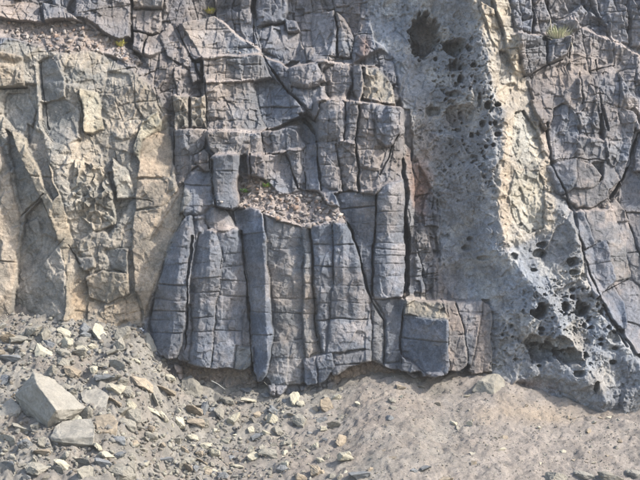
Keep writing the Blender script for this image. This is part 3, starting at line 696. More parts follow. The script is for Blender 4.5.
# untraced rock: by region
regname = np.zeros(U.shape, np.int32)
for i, (nm, m) in enumerate(REG): regname[m] = i + 1
QR = regname[:-1, :-1].reshape(-1)
def build(name, sel, skirt=0.25):
    q = Q[sel]
    ids, inv = np.unique(q.ravel(), return_inverse=True)
    q = inv.reshape(-1, 4); v = Pf[ids]; c = Cf[ids]
    if skirt:
        e = np.concatenate([q[:, [0, 1]], q[:, [1, 2]], q[:, [2, 3]], q[:, [3, 0]]])
        key = np.sort(e, 1); kk = key[:, 0].astype(np.int64) * len(v) + key[:, 1]
        _, first, cnt = np.unique(kk, return_index=True, return_counts=True)
        be = e[first[cnt == 1]]
        bv = np.unique(be); mp = np.full(len(v), -1); mp[bv] = len(v) + np.arange(len(bv))
        cen = v.mean(0)
        nvx = v[bv].copy(); nvx[:, [0, 2]] += (cen[[0, 2]] - nvx[:, [0, 2]]) * .12; nvx[:, 1] += skirt
        sk = np.stack([be[:, 1], be[:, 0], mp[be[:, 0]], mp[be[:, 1]]], -1)
        v = np.concatenate([v, nvx]); c = np.concatenate([c, c[bv]]); q = np.concatenate([q, sk])
    return mesh_from(name, v, q, c, M_CLIFF)

cliff = bpy.data.objects.new('cliff', build('cliff', (QL < 0) & np.isin(QR, (0, 1, 5)), 0)); link(cliff)
cliff['kind'] = 'structure'
cliff['label'] = 'weathered grey basalt cliff with jointed columns above a talus slope'
def child(name, me, parent):
    o = bpy.data.objects.new(name, me); link(o); o.parent = parent; return o
child('rough_rock_wall', build('rock_wall', (QL < 0) & (QR == 2), 0), cliff)
o = child('porous_dyke', build('dyke', (QL < 0) & (QR == 3), 0), cliff); o['label'] = 'bluish grey porous dyke full of pits and hollows'
o = child('dyke_edge', build('dyke_edge', (QL < 0) & (QR == 4), 0), cliff); o['label'] = 'pale tan sunlit edge of the porous dyke'
order = np.argsort(QL, kind='stable'); srt = QL[order]
holders = {}
nseg = {}
for (kp, s) in SEG: nseg[kp] = nseg.get(kp, 0) + 1
for i, (kp, s) in enumerate(SEG):
    a, b = np.searchsorted(srt, i), np.searchsorted(srt, i + 1)
    if b - a < 6: continue
    name, label, part = PIECES[kp]
    if nseg[kp] == 1:
        child(name, build(name, order[a:b]), cliff)
    else:
        if kp not in holders:
            h = bpy.data.objects.new(name, None); link(h); h.parent = cliff; h.empty_display_size = .1
            holders[kp] = h
        child('column_block' if name == 'basalt_column' else 'rock_piece', build(name, order[a:b]), holders[kp])

# ------------------------------------------------------------------ talus ground
BASE = [(-560,318),(-100,318),(0,318),(60,322),(120,326),(142,330),(150,346),(165,362),(186,386),(240,396),(262,394),(300,390),(330,386),(372,374),(400,374),(430,379),(480,378),(505,386),(540,396),(570,402),(600,408),(640,408),(800,412),(1150,412)]
bu = np.array([b[0] for b in BASE], float); bvv = np.array([b[1] for b in BASE], float)
su = np.arange(-560, 1150, 5.0)
sv = np.interp(su, bu, bvv)
sy = macro(su, sv)
ks = np.ones(15) / 15
sy = np.convolve(np.pad(sy, 7, 'edge'), ks, 'valid')
svs = np.convolve(np.pad(sv, 2, 'edge'), np.ones(5) / 5, 'valid')
kx = (CAM_D + sy) / CAM_D
sx = (su - 320) / PPM * kx; sz = CAM_Z + (240 - svs) / PPM * kx
def ground0(x, y):
    yb = np.interp(x, sx, sy); zb = np.interp(x, sx, sz)
    d = yb - y                                  # distance in front of the cliff foot
    sl = np.interp(x, (-6, -3, 0, 3, 6), (.44, .44, .42, .40, .40))
    run = np.where(d < 3.6, d, 3.6 + 4.0 * (1 - np.exp(-(np.maximum(d, 3.6) - 3.6) / 4.0)))
    run = np.where(d < 0, d * 1.0, run)
    z = zb - sl * run
    # low scarp of tan earth on the right and the pile below the left wall
    z = z + .16 * np.exp(-((x - 3.3) / 1.1) ** 2) * (1 / (1 + np.exp(-(y + .95 + .25 * (x - 3.3) * -1) / .10)) - .5)
    z = z + .22 * np.exp(-((x + 4.6) / 1.0) ** 2 - ((y + 1.0) / .9) ** 2)
    z = z - .10 * np.exp(-((x + .4) / 1.4) ** 2 - ((y + 1.3) / .7) ** 2)
    return z
GX = np.concatenate([-np.geomspace(60, 6.6, 40)[:-1], np.arange(-6.6, 6.6, .022), np.geomspace(6.6, 60, 40)])
GY = np.concatenate([-np.geomspace(60, 4.6, 50)[:-1], np.arange(-4.6, 1.35, .022), np.array([1.5, 2, 3, 6])])
XG, YG = np.meshgrid(GX, GY)
def ground_detail(x, y):
    a, b = x * 60, y * 60
    wl = np.clip((.6 - x) / 3.0, 0, 1)          # left: coarse rubble, right: fine silt
    f1 = facets(a + 3 * fbm(a, b, 9, 3, 2), b, 16, 14, 5, 1.8)
    f2 = facets(a + 1.5 * fbm(a, b, 5, 2, 4), b, 7, 6, 6, 1.8)
    f3 = facets(a, b, 3.2, 3, 7, 1.6)
    return ((.075 * wl + .012) * f1 + (.035 * wl + .026) * f2 + (.014 * wl + .016) * f3 + .07 * fbm(a, b, 60, 3, 14) + .055 * fbm(a, b, 18, 3, 15) + .012 * fbm(a, b, 4, 2, 16)).astype(np.float32)
ZD = ground_detail(XG, YG)
fine_area = (np.abs(XG) < 7.2) & (YG > -6)
ZG = ground0(XG, YG) + np.where(fine_area, ZD, 0)
a, b = XG * 60, YG * 60
ga = np.clip(.5 + 1.5 * fbm(a, b, 50, 5, 17, .6), 0, 1); gb = np.clip(.5 + 1.7 * fbm(a, b, 12, 5, 18, .65), 0, 1); gc = np.clip((XG + 1.2) / 3.5 + .8 * fbm(a, b, 60, 3, 19), 0, 1)
gl = lerp(srgb(132, 128, 120), srgb(152, 147, 137), gb); gr = lerp(srgb(137, 130, 122), srgb(157, 148, 138), gb)
gl = gl * .98; gr = gr * .98
GC = lerp(gl, gr, gc)
GC = lerp(GC, srgb(138, 127, 116), np.clip(ga - .55, 0, 1))
tanp = np.clip(1.15 - np.hypot((XG - 3.5) / 1.2, (YG + 1.0 - .2 * (XG - 3.5)) / .34) + .6 * fbm(a, b, 16, 4, 20), 0, 1)
GC = lerp(GC, srgb(158, 144, 126), tanp.astype(np.float32) * .8)
tanp = np.clip(1.0 - np.hypot((XG - .85) / .9, (YG + .75) / .4) + .6 * fbm(a, b, 16, 4, 24), 0, 1)
GC = lerp(GC, srgb(152, 140, 126), tanp.astype(np.float32) * .5)
gv = np.stack([XG, YG, ZG], -1).reshape(-1, 3)
ny, nx = XG.shape
jj, ii = np.meshgrid(np.arange(ny - 1), np.arange(nx - 1), indexing='ij')
g0 = jj * nx + ii
GQ = np.stack([g0, g0 + 1, g0 + nx + 1, g0 + nx], -1).reshape(-1, 4)
ground = bpy.data.objects.new('talus_slope', mesh_from('talus_slope', gv, GQ, GC.reshape(-1, 3), M_GROUND)); link(ground)
ground['kind'] = 'structure'

def gz(x, y):
    i = np.clip(np.searchsorted(GX, x) - 1, 0, nx - 2); j = np.clip(np.searchsorted(GY, y) - 1, 0, ny - 2)
    return float(ZG[j:j + 2, i:i + 2].mean())
def hit(u, v):
    """where the sight line of a photograph pixel meets the talus"""
    kk = (CAM_D + HY) / CAM_D
    x = (u - 320.0) / PPM * kk; z = CAM_Z + (240.0 - v) / PPM * kk
    i = np.clip(np.searchsorted(GX, x) - 1, 0, nx - 2); j = np.clip(np.searchsorted(GY, HY) - 1, 0, ny - 2)
    g = (ZG[j, i] + ZG[j + 1, i + 1]) * .5 >= z
    return at(u, v, HY[np.argmax(g)] if g.any() else 0.0)
HY = np.arange(-6, 1.4, .015)

# ------------------------------------------------------------------ loose stones
M_ST = {
 'pale': rock_material('pale_stone', color=tuple(srgb(160, 154, 136)), mottle=.22, scale=2.0, bump=.35, per_object=.12),
 'grey': rock_material('grey_stone', color=tuple(srgb(130, 126, 115)), mottle=.3, scale=2.0, bump=.4, per_object=.18),
 'light': rock_material('light_grey_stone', color=tuple(srgb(140, 136, 126)), mottle=.3, scale=2.0, bump=.5),
 'blue': rock_material('bluish_stone', color=tuple(srgb(112, 114, 114)), mottle=.3, scale=2.0, bump=.4, per_object=.15),
 'tan': rock_material('tan_stone', color=tuple(srgb(140, 129, 112)), mottle=.3, scale=2.0, bump=.4, per_object=.15),
}
def hull_mesh(pts, seed, sub=0, rough=.0, bev=.0):
    bm = bmesh.new()
    for p in pts: bm.verts.new(p)
    r = bmesh.ops.convex_hull(bm, input=bm.verts)
    bmesh.ops.delete(bm, geom=[v for v in bm.verts if not v.link_faces], context='VERTS')
    bmesh.ops.dissolve_limit(bm, angle_limit=math.radians(9), verts=bm.verts, edges=bm.edges)
    if bev: bmesh.ops.bevel(bm, geom=list(bm.edges), offset=bev, segments=2, profile=.5, affect='EDGES', clamp_overlap=True)
    bmesh.ops.triangulate(bm, faces=bm.faces)
    if sub:
        for _ in range(sub):
            bmesh.ops.subdivide_edges(bm, edges=bm.edges, cuts=1, use_grid_fill=True)
        bm.normal_update()
        for v in bm.verts:
            q = v.co * 4 + Vector((seed * 3.1, 0, 0)); q2 = v.co * 17
            v.co += v.normal * rough * (mnoise.fractal(q, .7, 2, 4) + .45 * mnoise.noise(q2) )
    bm.normal_update()
    me = bpy.data.meshes.new('stone'); bm.to_mesh(me); bm.free()
    return me
srnd = random.Random(11)
def stone_pts(n=14, box=.75):
    pts = []
    for _ in range(n):
        v = Vector((srnd.gauss(0, 1), srnd.gauss(0, 1), srnd.gauss(0, 1))).normalized()
        m = max(abs(v.x), abs(v.y), abs(v.z))
        v = v * (1 - box) + v / m * box
        pts.append(v * .5 * srnd.uniform(.85, 1.05))
    return pts
LIB = [hull_mesh(stone_pts(srnd.choice((9, 10, 12, 13)), srnd.uniform(.3, .9)), i, 0) for i in range(26)]
LIBS = [hull_mesh(stone_pts(srnd.choice((9, 11, 13)), srnd.uniform(.5, .95)), i, 3, .045, .03) for i in range(14)]
LIBM = {}
def lib(i, mat, big):
    k = (i, mat, big)
    if k not in LIBM:
        me = (LIBS if big else LIB)[i].copy(); me.materials.clear(); me.materials.append(M_ST[mat]); me.name = mat + '_stone'
        LIBM[k] = me
    return LIBM[k]
def tag(o, label, cat, group=None):
    o['label'] = label; o['category'] = cat
    if group: o['group'] = group
    return o
def stone_at(u, v, w, h, mat, label, name='stone', big=True, i=None, rz=None, tilt=(0, 0), group=None, deep=None, roll=0):
    p = hit(u, v + h * .32)
    s = (CAM_D + p[1]) / CAM_D / PPM
    W, Hh = w * s, h * s
    o = bpy.data.objects.new(name, lib(srnd.randrange(len(LIBS)) if i is None else i, mat, big)); link(o)
    D = deep * s if deep else (W * .55 + Hh * .35)
    o.scale = (W * 1.08, D, Hh * 1.02)
    o.rotation_euler = (tilt[0], roll, tilt[1] if rz is None else rz)
    o.location = (p[0], p[1] + D * .22, p[2] + Hh * .22)
    tag(o, label, 'stone', group)
    PLACED.append((p[0], p[1], max(W, D) * .5))
    return o
PLACED = []
def hull_stone(name, px, mat, label, seed, bev=.015, rough=.012, cat='boulder'):
    rough *= 2.2
    pts = [Vector(at(*q)) for q in px]
    c = sum(pts, Vector()) / len(pts); c.z = min(p.z for p in pts)
    me = hull_mesh([p - c for p in pts], seed, 3, rough, bev); me.materials.append(M_ST[mat]); me.name = name
    o = bpy.data.objects.new(name, me); link(o); o.location = c
    tag(o, label, cat)
    PLACED.append((c.x, c.y, .35))
    return o
yb_ = hit(48, 424)[1]
Yg = float(yb_) - .28
# the big slab: bright top sloping down to the right, shaded long side to the left, end face to the front
hull_stone('fallen_block', [(34,372,Yg+.62),(42,375,Yg+.72),(54,379,Yg+.85),(86,408,Yg+.55),(56,410,Yg-.02),(36,383,Yg+.36),(14,395,Yg+.75),(48,422,Yg+.10),(85,414,Yg+.68),(61,422,Yg+.22),(47,433,Yg+.30),(20,410,Yg+.85),(80,430,Yg+1.0),(40,400,Yg+1.2)],
           'light', 'largest grey fallen block with a bright slanting top on the rubble', 3, .012, .012)
Y2 = float(hit(70, 444)[1]) - .12
hull_stone('fallen_block', [(55,426,Y2+.30),(62,421,Y2+.42),(92,418,Y2+.45),(95,428,Y2+.2),(51,437,Y2+.1),(60,438,Y2),(94,437,Y2+.02),(93,446,Y2+.02),(62,443,Y2),(50,440,Y2+.1),(70,450,Y2+.3),(95,448,Y2+.3)],
           'light', 'low flat-topped grey block in front of the largest fallen block', 4, .012, .01)
Y3 = float(hit(106, 437)[1])
hull_stone('fallen_block', [(94,416,Y3+.35),(110,413,Y3+.4),(118,422,Y3+.2),(97,431,Y3+.05),(106,432,Y3),(117,430,Y3+.1),(98,440,Y3+.05),(116,436,Y3+.1),(104,445,Y3+.25)],
           'tan', 'pale wedge-shaped block beside the low flat-topped block', 5, .012, .01)
Y4 = float(hit(92, 409)[1])
hull_stone('fallen_block', [(80,392,Y4+.4),(100,388,Y4+.5),(109,396,Y4+.3),(106,410,Y4+.05),(88,406,Y4+.1),(82,400,Y4+.2),(104,416,Y4+.2),(84,408,Y4+.3)],
           'light', 'tilted grey slab lying behind the bright end of the largest block', 6, .01, .01)
Y5 = float(hit(10, 420)[1])
hull_stone('fallen_block', [(-14,408,Y5+.3),(11,397,Y5+.45),(21,408,Y5+.2),(2,418,Y5),(20,413,Y5+.15),(-14,424,Y5),(0,424,Y5),(18,420,Y5+.2),(5,428,Y5+.3)],
           'light', 'grey block with flat lit top tucked left of the largest block', 7, .01, .01)
Y6 = float(hit(20, 394)[1])
hull_stone('fallen_block', [(8,384,Y6+.3),(24,371,Y6+.5),(36,375,Y6+.4),(34,384,Y6+.15),(14,393,Y6),(12,398,Y6),(34,396,Y6+.2),(22,400,Y6+.3)],
           'blue', 'rough grey block wedged behind the largest fallen block', 8, .01, .012)
Y7 = float(hit(45, 358)[1])
hull_stone('fallen_block', [(37,343,Y7+.25),(44,346,Y7+.32),(57,354,Y7+.15),(40,350,Y7+.03),(50,355,Y7),(34,352,Y7+.05),(37,360,Y7),(56,360,Y7+.1),(46,364,Y7+.2)],
           'pale', 'dark-sided block with a bright pointed top below the left wall', 9, .006, .008)
Y8 = float(hit(495, 393)[1])
hull_stone('boulder', [(478,380,Y8+.10),(488,374,Y8+.45),(500,375,Y8+.5),(509,385,Y8+.4),(494,384,Y8+.0),(473,391,Y8+.12),(494,396,Y8-.05),(509,394,Y8+.3),(484,402,Y8+.2),(503,402,Y8+.25)],
           'grey', 'lone grey boulder on the bare slope under the dark-faced block', 10, .01, .012)
Y9 = float(hit(192, 398)[1])
hull_stone('boulder', [(182,380,Y9+.3),(190,375,Y9+.4),(204,388,Y9+.15),(200,398,Y9+.02),(183,394,Y9+.02),(181,388,Y9+.1),(195,385,Y9+.05),(198,402,Y9+.2),(186,400,Y9+.2)],
           'grey', 'brownish grey boulder with a shaded underside below the undercut', 11, .01, .012)
Y10 = float(hit(152, 352)[1])
hull_stone('boulder', [(144,334,Y10+.2),(148,333,Y10+.2),(158,350,Y10+.05),(152,352,Y10),(146,344,Y10),(144,342,Y10+.1),(158,354,Y10+.1),(150,354,Y10+.15)],
           'grey', 'elongated grey boulder leaning at the foot of the leftmost column', 12, .008, .01)
Y11 = float(hit(100, 344)[1])
hull_stone('boulder', [(95,323,Y11+.3),(101,323,Y11+.32),(109,338,Y11+.12),(105,345,Y11+.02),(98,338,Y11),(92,330,Y11+.12),(104,348,Y11+.2),(94,338,Y11+.25)],
           'pale', 'upright pale tilted slab near the left wall foot', 13, .008, .01)

HAND = [
 (170,361,8,15,'pale','upright leaf-shaped white stone at the foot of the jointed columns',dict(deep=5,roll=.12)),
 (168,377,15,11,'pale','pale squarish stone right under the upright white stone',{}),
 (64,333,16,11,'pale','pale angular stone at the base of the orange-stained rib',dict(roll=.4)),
 (92,347,12,10,'pale','cream cube-like stone below the upright pale slab',{}),
 (93,370,9,11,'pale','small cream pointed stone uphill of the tilted grey slab',{}),
 (85,335,13,9,'blue','dark grey stone between two pale stones by the left wall',{}),
 (78,352,16,12,'grey','grey stone right of the dark-sided block with bright top',{}),
 (112,352,14,10,'grey','grey stone in the rubble under the upright pale slab',{}),
 (122,350,12,8,'grey','grey stone in the rubble by the sandy gully',{}),
 (140,384,26,15,'tan','broad tan slab lying below the upright white stone',dict(roll=.35)),
 (163,391,24,13,'tan','broad tan slab touching the brownish boulder',dict(roll=.2)),
 (130,404,14,9,'pale','pale flake at the left end of the crossed splinters',dict(roll=.4)),
 (152,411,22,6,'pale','long pale splinter crossing another in the rubble',dict(roll=.45,deep=8)),
 (163,415,7,22,'pale','narrow pale splinter lying steeply across the long one',dict(roll=-.5,deep=7)),
 (193,411,18,17,'tan','brown upright slab beside a bluish flake',dict(roll=.1)),
 (197,422,19,9,'tan','pale brown slab under the brown upright slab',{}),
 (206,408,10,22,'blue','bluish flake leaning on the brown upright slab',dict(roll=-.4,deep=7)),
 (83,463,24,14,'grey','pale rounded stone with a crack in front of the low block',{}),
 (103,462,18,15,'blue','bluish wedge beside the pale rounded cracked stone',dict(roll=.35)),
 (272,419,13,14,'pale','bright pale yellow stone in the rubble below the dark tall column',{}),
 (301,404,9,9,'pale','small two-toned pale stone below the column feet',{}),
 (320,460,9,9,'pale','lone cream stone on the fine gravel',{}),
 (252,449,11,8,'pale','pale rounded stone in the lower rubble',{}),
 (228,441,16,9,'pale','pale wedge in the lower rubble left of the pale rounded stone',{}),
 (236,466,15,5,'pale','thin flat pale stone near the lower edge of the rubble',{}),
 (291,416,10,9,'grey','greenish grey stone right of the bright yellow stone',{}),
 (257,437,13,12,'blue','dark bluish stone in the lower rubble',{}),
 (269,453,20,11,'grey','broad grey-green stone right of the pale rounded stone',{}),
 (247,391,16,8,'blue','dark bluish stone on the soil under the undercut',{}),
 (266,396,12,8,'blue','dark bluish stone below the dry grass tuft',{}),
 (400,387,13,6,'tan','flat tan stone on the bare slope under the column feet',{}),
 (402,397,6,6,'pale','small white stone below the flat tan stone',{}),
 (392,401,9,8,'grey','grey stone left of the small white stone on the slope',{}),
 (390,418,9,7,'blue','dark half-buried stone on the bare slope',{}),
 (438,404,8,5,'tan','low tan stone on the silty slope',{}),
 (420,387,9,5,'grey','low grey stone under the dark-faced block',{}),
 (426,468,12,8,'blue','bluish half-buried stone low on the slope',{}),
 (414,471,9,7,'blue','smaller bluish stone beside the half-buried one',{}),
 (360,474,22,14,'blue','rounded grey boulder at the low end of the gravel',{}),
 (446,480,16,10,'tan','tan boulder half buried low on the slope',{}),
 (470,424,8,8,'pale','white stone in a small cluster on the slope',{}),
 (120,440,13,10,'blue','dark bluish stone right of the pale wedge block',{}),
 (136,446,10,8,'pale','pale stone with bright corner on the grey gravel',{}),
 (156,467,11,8,'pale','rounded pale stone low in the rubble',{}),
 (165,459,18,11,'blue','bluish grey stone above the rounded pale stone',{}),
 (200,462,15,8,'tan','long tan stone over a dark gap',dict(roll=.3)),
 (175,440,12,9,'grey','grey stone in the middle of the rubble fan',{}),
 (192,438,12,9,'pale','pale stone in the middle of the rubble fan',{}),
 (205,446,14,8,'pale','pale flat stone in the middle of the rubble fan',{}),
 (226,400,16,12,'grey','grey stone at the top of the rubble fan',{}),
 (8,358,26,14,'blue','broad dark stone under the pale left column',dict(roll=.2)),
 (6,380,18,13,'blue','dark stone uphill of the block tucked at the left',{}),
 (28,412,20,14,'grey','grey stone in the shade of the largest block',{}),
 (20,340,24,15,'grey','broad grey slab just below the foot of the pale left column',dict(roll=.25)),
 (62,352,18,13,'grey','grey angular block right of the dark-sided one, near the rib foot',{}),
 (118,366,24,15,'grey','blocky grey slab uphill of the broad tan slab',dict(roll=.3)),
 (104,378,22,14,'blue','dusky grey slab above the tilted grey slab',dict(roll=.2)),
 (70,372,20,13,'tan','tan slab behind the bright end of the largest block',dict(roll=.35)),
 (62,362,16,11,'grey','grey stone just uphill of the largest fallen block',{}),
 (128,424,20,12,'grey','grey slab right of the pale wedge-shaped block',dict(roll=.3)),
 (112,402,18,11,'tan','tan slab between the tilted slab and the pale wedge',dict(roll=.3)),
 (150,436,17,11,'grey','grey block below the crossed pale splinters',{}),
 (8,440,24,14,'grey','broad grey stone below the block with flat lit top',dict(roll=.2)),
 (40,452,20,11,'tan','tan slab in front of the shaded grey slab',dict(roll=.15)),
 (8,466,22,13,'blue','dusky stone at the low end beside the tan slab',{}),
 (58,470,18,11,'grey','grey stone left of the pale rounded cracked stone',{}),
 (22,428,22,12,'grey','grey slab below the shaded side of the largest block',dict(roll=.4)),
]
for (u, v, w, h, mat, lab, kw) in HAND:
    stone_at(u, v, w, h, mat, lab, **kw)
# low bluish rock edge at the lower right
for n, (u, v, w, h, m_) in enumerate(((556,478,26,14,'grey'),(584,475,22,12,'light'),(610,478,30,15,'grey'),(636,474,22,13,'light'),(536,482,18,10,'light'))):
    stone_at(u, v, w, h, m_, ['narrower dark grey stone', 'light grey stone', 'widest dark grey stone', 'light grey end stone', 'smallest light grey stone'][n] + ' in the row of half-buried rock low on the slope', name='half_buried_stone')

# scattered stones one can count: three look-alike kinds
GRP = {'pale': ('small pale angular stone scattered in the rubble fan', 'small pale stones on the talus'),
       'grey': ('small grey angular stone scattered in the rubble fan', 'small grey stones on the talus'),
       'blue': ('small bluish dark stone scattered in the rubble fan', 'small bluish stones on the talus'),
       'tan': ('small tan stone scattered in the rubble fan', 'small tan stones on the talus')}
MARKS = [(45,405,'the largest fallen block'),(75,433,'the low flat-topped block'),(45,350,'the dark-sided block with bright top'),(100,335,'the upright pale slab'),(80,300,'the orange-stained rib foot'),(170,365,'the upright white stone'),(192,390,'the brownish boulder below the undercut'),
 (158,412,'the crossed pale splinters'),(200,415,'the brown upright slab'),(272,419,'the bright yellow stone'),(252,449,'the pale rounded stone'),(83,463,'the pale cracked stone'),(320,460,'the lone cream stone'),(236,466,'the thin flat pale stone'),(160,462,'the bluish stone over a rounded pale one'),(195,440,'the middle of the rubble fan'),(262,384,'the dry grass tuft'),(105,425,'the pale wedge-shaped block'),(300,385,'the feet of the jointed columns'),(140,330,'the top of the sandy gully')]
tries = 0; cnt = 0
while cnt < 205 and tries < 6000:
    tries += 1
    u = srnd.uniform(0, 345); v = srnd.uniform(326, 478)
    if v < np.interp(u, bu, bvv) + 5: continue
    dens = np.exp(-((u - 190) / 120) ** 2) * (.5 + .5 * (v > 380)) + .5 * (u < 140)
    if srnd.random() > dens: continue
    p = hit(u, v)
    if any((p[0] - a) ** 2 + (p[1] - b) ** 2 < (r * .8 + .06) ** 2 for a, b, r in PLACED): continue
    sz_ = srnd.choice((5, 6, 7, 8, 9, 11, 13, 16) if u > 140 else (7, 9, 11, 13, 16, 19, 23)) * srnd.uniform(.8, 1.15)
    mat = srnd.choices(('pale', 'grey', 'blue', 'tan'), (.24, .44, .14, .18))[0]
    o = stone_at(u, v, sz_, sz_ * srnd.uniform(.5, .95), mat, GRP[mat][0].replace('scattered in the rubble fan', 'near ' + min(MARKS, key=lambda k_: (k_[0] - u) ** 2 + (k_[1] - v) ** 2)[2]), big=sz_ > 8, i=srnd.randrange(14), rz=srnd.uniform(0, 6.3), tilt=(srnd.uniform(-.5, .5), 0), roll=srnd.uniform(-.5, .5), group=GRP[mat][1])
    cnt += 1

for _ in range(46):
    u = srnd.uniform(330, 636); v = srnd.uniform(np.interp(u, bu, bvv) + 8, 474)
    sz_ = srnd.choice((4, 5, 5, 6, 7, 9)) * srnd.uniform(.8, 1.2)
    p = hit(u, v)
    if any((p[0] - a) ** 2 + (p[1] - b) ** 2 < (r * .8 + .06) ** 2 for a, b, r in PLACED): continue
    mat = srnd.choice(('pale', 'grey', 'tan', 'tan'))
    stone_at(u, v, sz_, sz_ * srnd.uniform(.5, .8), mat, GRP[mat][0].replace('scattered in the rubble fan', 'lying alone on the bare silty slope'), big=False, i=srnd.randrange(14), rz=srnd.uniform(0, 6.3), roll=srnd.uniform(-.4, .4), group=GRP[mat][1])

# gravel too fine to count: one object
def scatter_mesh(name, pts, sizes, cols, mat, seed, parent=None):
    r = np.random.RandomState(seed)
    base = []
    for me in LIB[:12]:
        v = np.array([x.co[:] for x in me.vertices], np.float32)
        f = [tuple(p.vertices) for p in me.polygons]
        base.append((v, np.array(f, np.int32)))
    V_, F_, C_ = [], [], []
    off = 0
    for p, s, c in zip(pts, sizes, cols):
        v, f = base[r.randint(len(base))]
        ang = r.rand(3) * 6.28
        m = np.array(Matrix.Rotation(ang[0], 3, 'X') @ Matrix.Rotation(ang[1], 3, 'Z'), np.float32)
        w = (v * np.array((1, .8, .6), np.float32) * s) @ m + p
        V_.append(w); F_.append(f + off); off += len(v)
        C_.append(np.repeat(c[None], len(v), 0))
    V_ = np.concatenate(V_); F_ = np.concatenate(F_); C_ = np.concatenate(C_)
    me = bpy.data.meshes.new(name)
    n = len(F_)
    me.vertices.add(len(V_)); me.vertices.foreach_set('co', V_.astype(np.float32).ravel())
    me.loops.add(n * 3); me.loops.foreach_set('vertex_index', F_.ravel())
    me.polygons.add(n); me.polygons.foreach_set('loop_start', np.arange(0, n * 3, 3, dtype=np.int32))
    a = me.attributes.new('rock_colour', 'FLOAT_COLOR', 'POINT')
    rgba = np.ones((len(V_), 4), np.float32); rgba[:, :3] = C_
    a.data.foreach_set('color', rgba.ravel())
    me.materials.append(mat); me.update(calc_edges=True)
    o = bpy.data.objects.new(name, me); link(o); o['kind'] = 'stuff'
    if parent: o.parent = parent
    return o
GR = np.random.RandomState(4)
pal = [srgb(162, 158, 144), srgb(136, 133, 125), srgb(122, 122, 121), srgb(142, 134, 121), srgb(130, 126, 119)]
pts, sizes, cols = [], [], []
while len(pts) < 20000:
    x = GR.uniform(-6.4, 6.4); y = GR.uniform(-4.2, .9)
    yb = np.interp(x, sx, sy)
    if y > yb + .05: continue
    wl = np.clip((1.2 - x) / 3.0, 0.6, 1)
    if GR.rand() > wl: continue
    s = .014 + .10 * GR.rand() ** 3.2 * (wl if x < 0 else .4 * wl)
    pts.append(np.array((x, y, gz(x, y) + s * .12), np.float32)); sizes.append(s)
    cols.append(pal[GR.choice(5, p=(.24, .3, .1, .2, .16) if x < .4 else (.4, .3, 0, .3, 0))] * GR.uniform(.85, 1.15))
g = scatter_mesh('gravel', pts, sizes, cols, M_GROUND, 3); g['label'] = 'fine loose gravel strewn over the talus slope'

# pebbles on the two ledges
def cliff_point(u, v):
    i = int(np.argmin(np.abs(ug - u))); j = int(np.argmin(np.abs(vg - v)))
    return P[j, i].copy()
led = [[(240,178),(262,180),(278,196),(300,193),(322,196),(338,208),(345,220),(330,222),(308,228),(285,224),(262,212),(240,208)],
       [(-10,18),(20,24),(45,26),(65,21),(85,23),(100,36),(125,46),(148,66),(130,64),(105,53),(95,50),(60,52),(45,48),(20,40),(-10,36)]]
pts, sizes, cols = [], [], []
lp = [srgb(176, 164, 154), srgb(148, 140, 134), srgb(122, 120, 120), srgb(196, 186, 176), srgb(166, 144, 128)]
for L_, n in ((led[0], 620), (led[1], 520)):
    pl = np.array(L_); k_ = 0
    while k_ < n:
        u = GR.uniform(pl[:, 0].min(), pl[:, 0].max()); v = GR.uniform(pl[:, 1].min(), pl[:, 1].max())
        if not inside(L_, np.array([u]), np.array([v]))[0]: continue
        s = .015 + .12 * GR.rand() ** 4
        pts.append(cliff_point(u, v) + np.array((0, -.012, .01), np.float32)); sizes.append(s)
        cols.append(lp[GR.choice(5, p=(.25, .32, .15, .13, .15))] * GR.uniform(.8, 1.15)); k_ += 1
for (u, v) in ((62,58),(500,245),(215,205),(180,62),(230,55),(215,133),(330,222)):
    for _ in range(14):
        s = .02 + .05 * GR.rand() ** 2
        pts.append(cliff_point(u + GR.normal(0, 8), v + GR.normal(0, 2)) + np.array((0, -.01, .01), np.float32)); sizes.append(s); cols.append(lp[GR.choice(4)] * 1.0)
g = scatter_mesh('ledge_gravel', pts, sizes, cols, M_GROUND, 9); g['label'] = 'pinkish gravel resting on the two ledges of the cliff'

# ------------------------------------------------------------------ plants
M_YEL = plain_material('yellow_green_leaf', (.42, .40, .10)); M_GRN = plain_material('fresh_green_leaf', (.16, .30, .05)); M_DRY = plain_material('dry_grass', (.56, .45, .26)); M_PALE = plain_material('pale_green_leaf', (.36, .37, .22)); M_STEM = plain_material('bleached_stem', (.62, .55, .42))
def blades(name, n, r, h, wid, mat, seed, parent, up=1.0, lean=(0, -.3, 0)):
    q = random.Random(seed)
    vs, fs = [], []
    for _ in range(n):
        a = q.uniform(0, 6.283); sp = q.uniform(.2, 1.0)
        d = Vector((math.cos(a) * sp, math.sin(a) * sp, up * q.uniform(.5, 1.1))) + Vector(lean)
        d.normalize()
        s = Vector((-math.sin(a), math.cos(a), 0)) * wid * q.uniform(.6, 1.2)
        L_ = h * q.uniform(.5, 1.1)
        b0 = Vector((math.cos(a), math.sin(a), 0)) * r * q.random() * .5
        m1 = b0 + d * L_ * .5; t = b0 + d * L_ + Vector((0, 0, -.18 * L_)) + d * .0
        k_ = len(vs)
        vs += [b0 - s * .5, b0 + s * .5, m1 + s, m1 - s, t]
        fs += [(k_, k_ + 1, k_ + 2, k_ + 3), (k_ + 3, k_ + 2, k_ + 4)]
    me = bpy.data.meshes.new(name); me.from_pydata([v[:] for v in vs], [], fs); me.materials.append(mat)
    o = bpy.data.objects.new(name, me); link(o); o.parent = parent
    return o
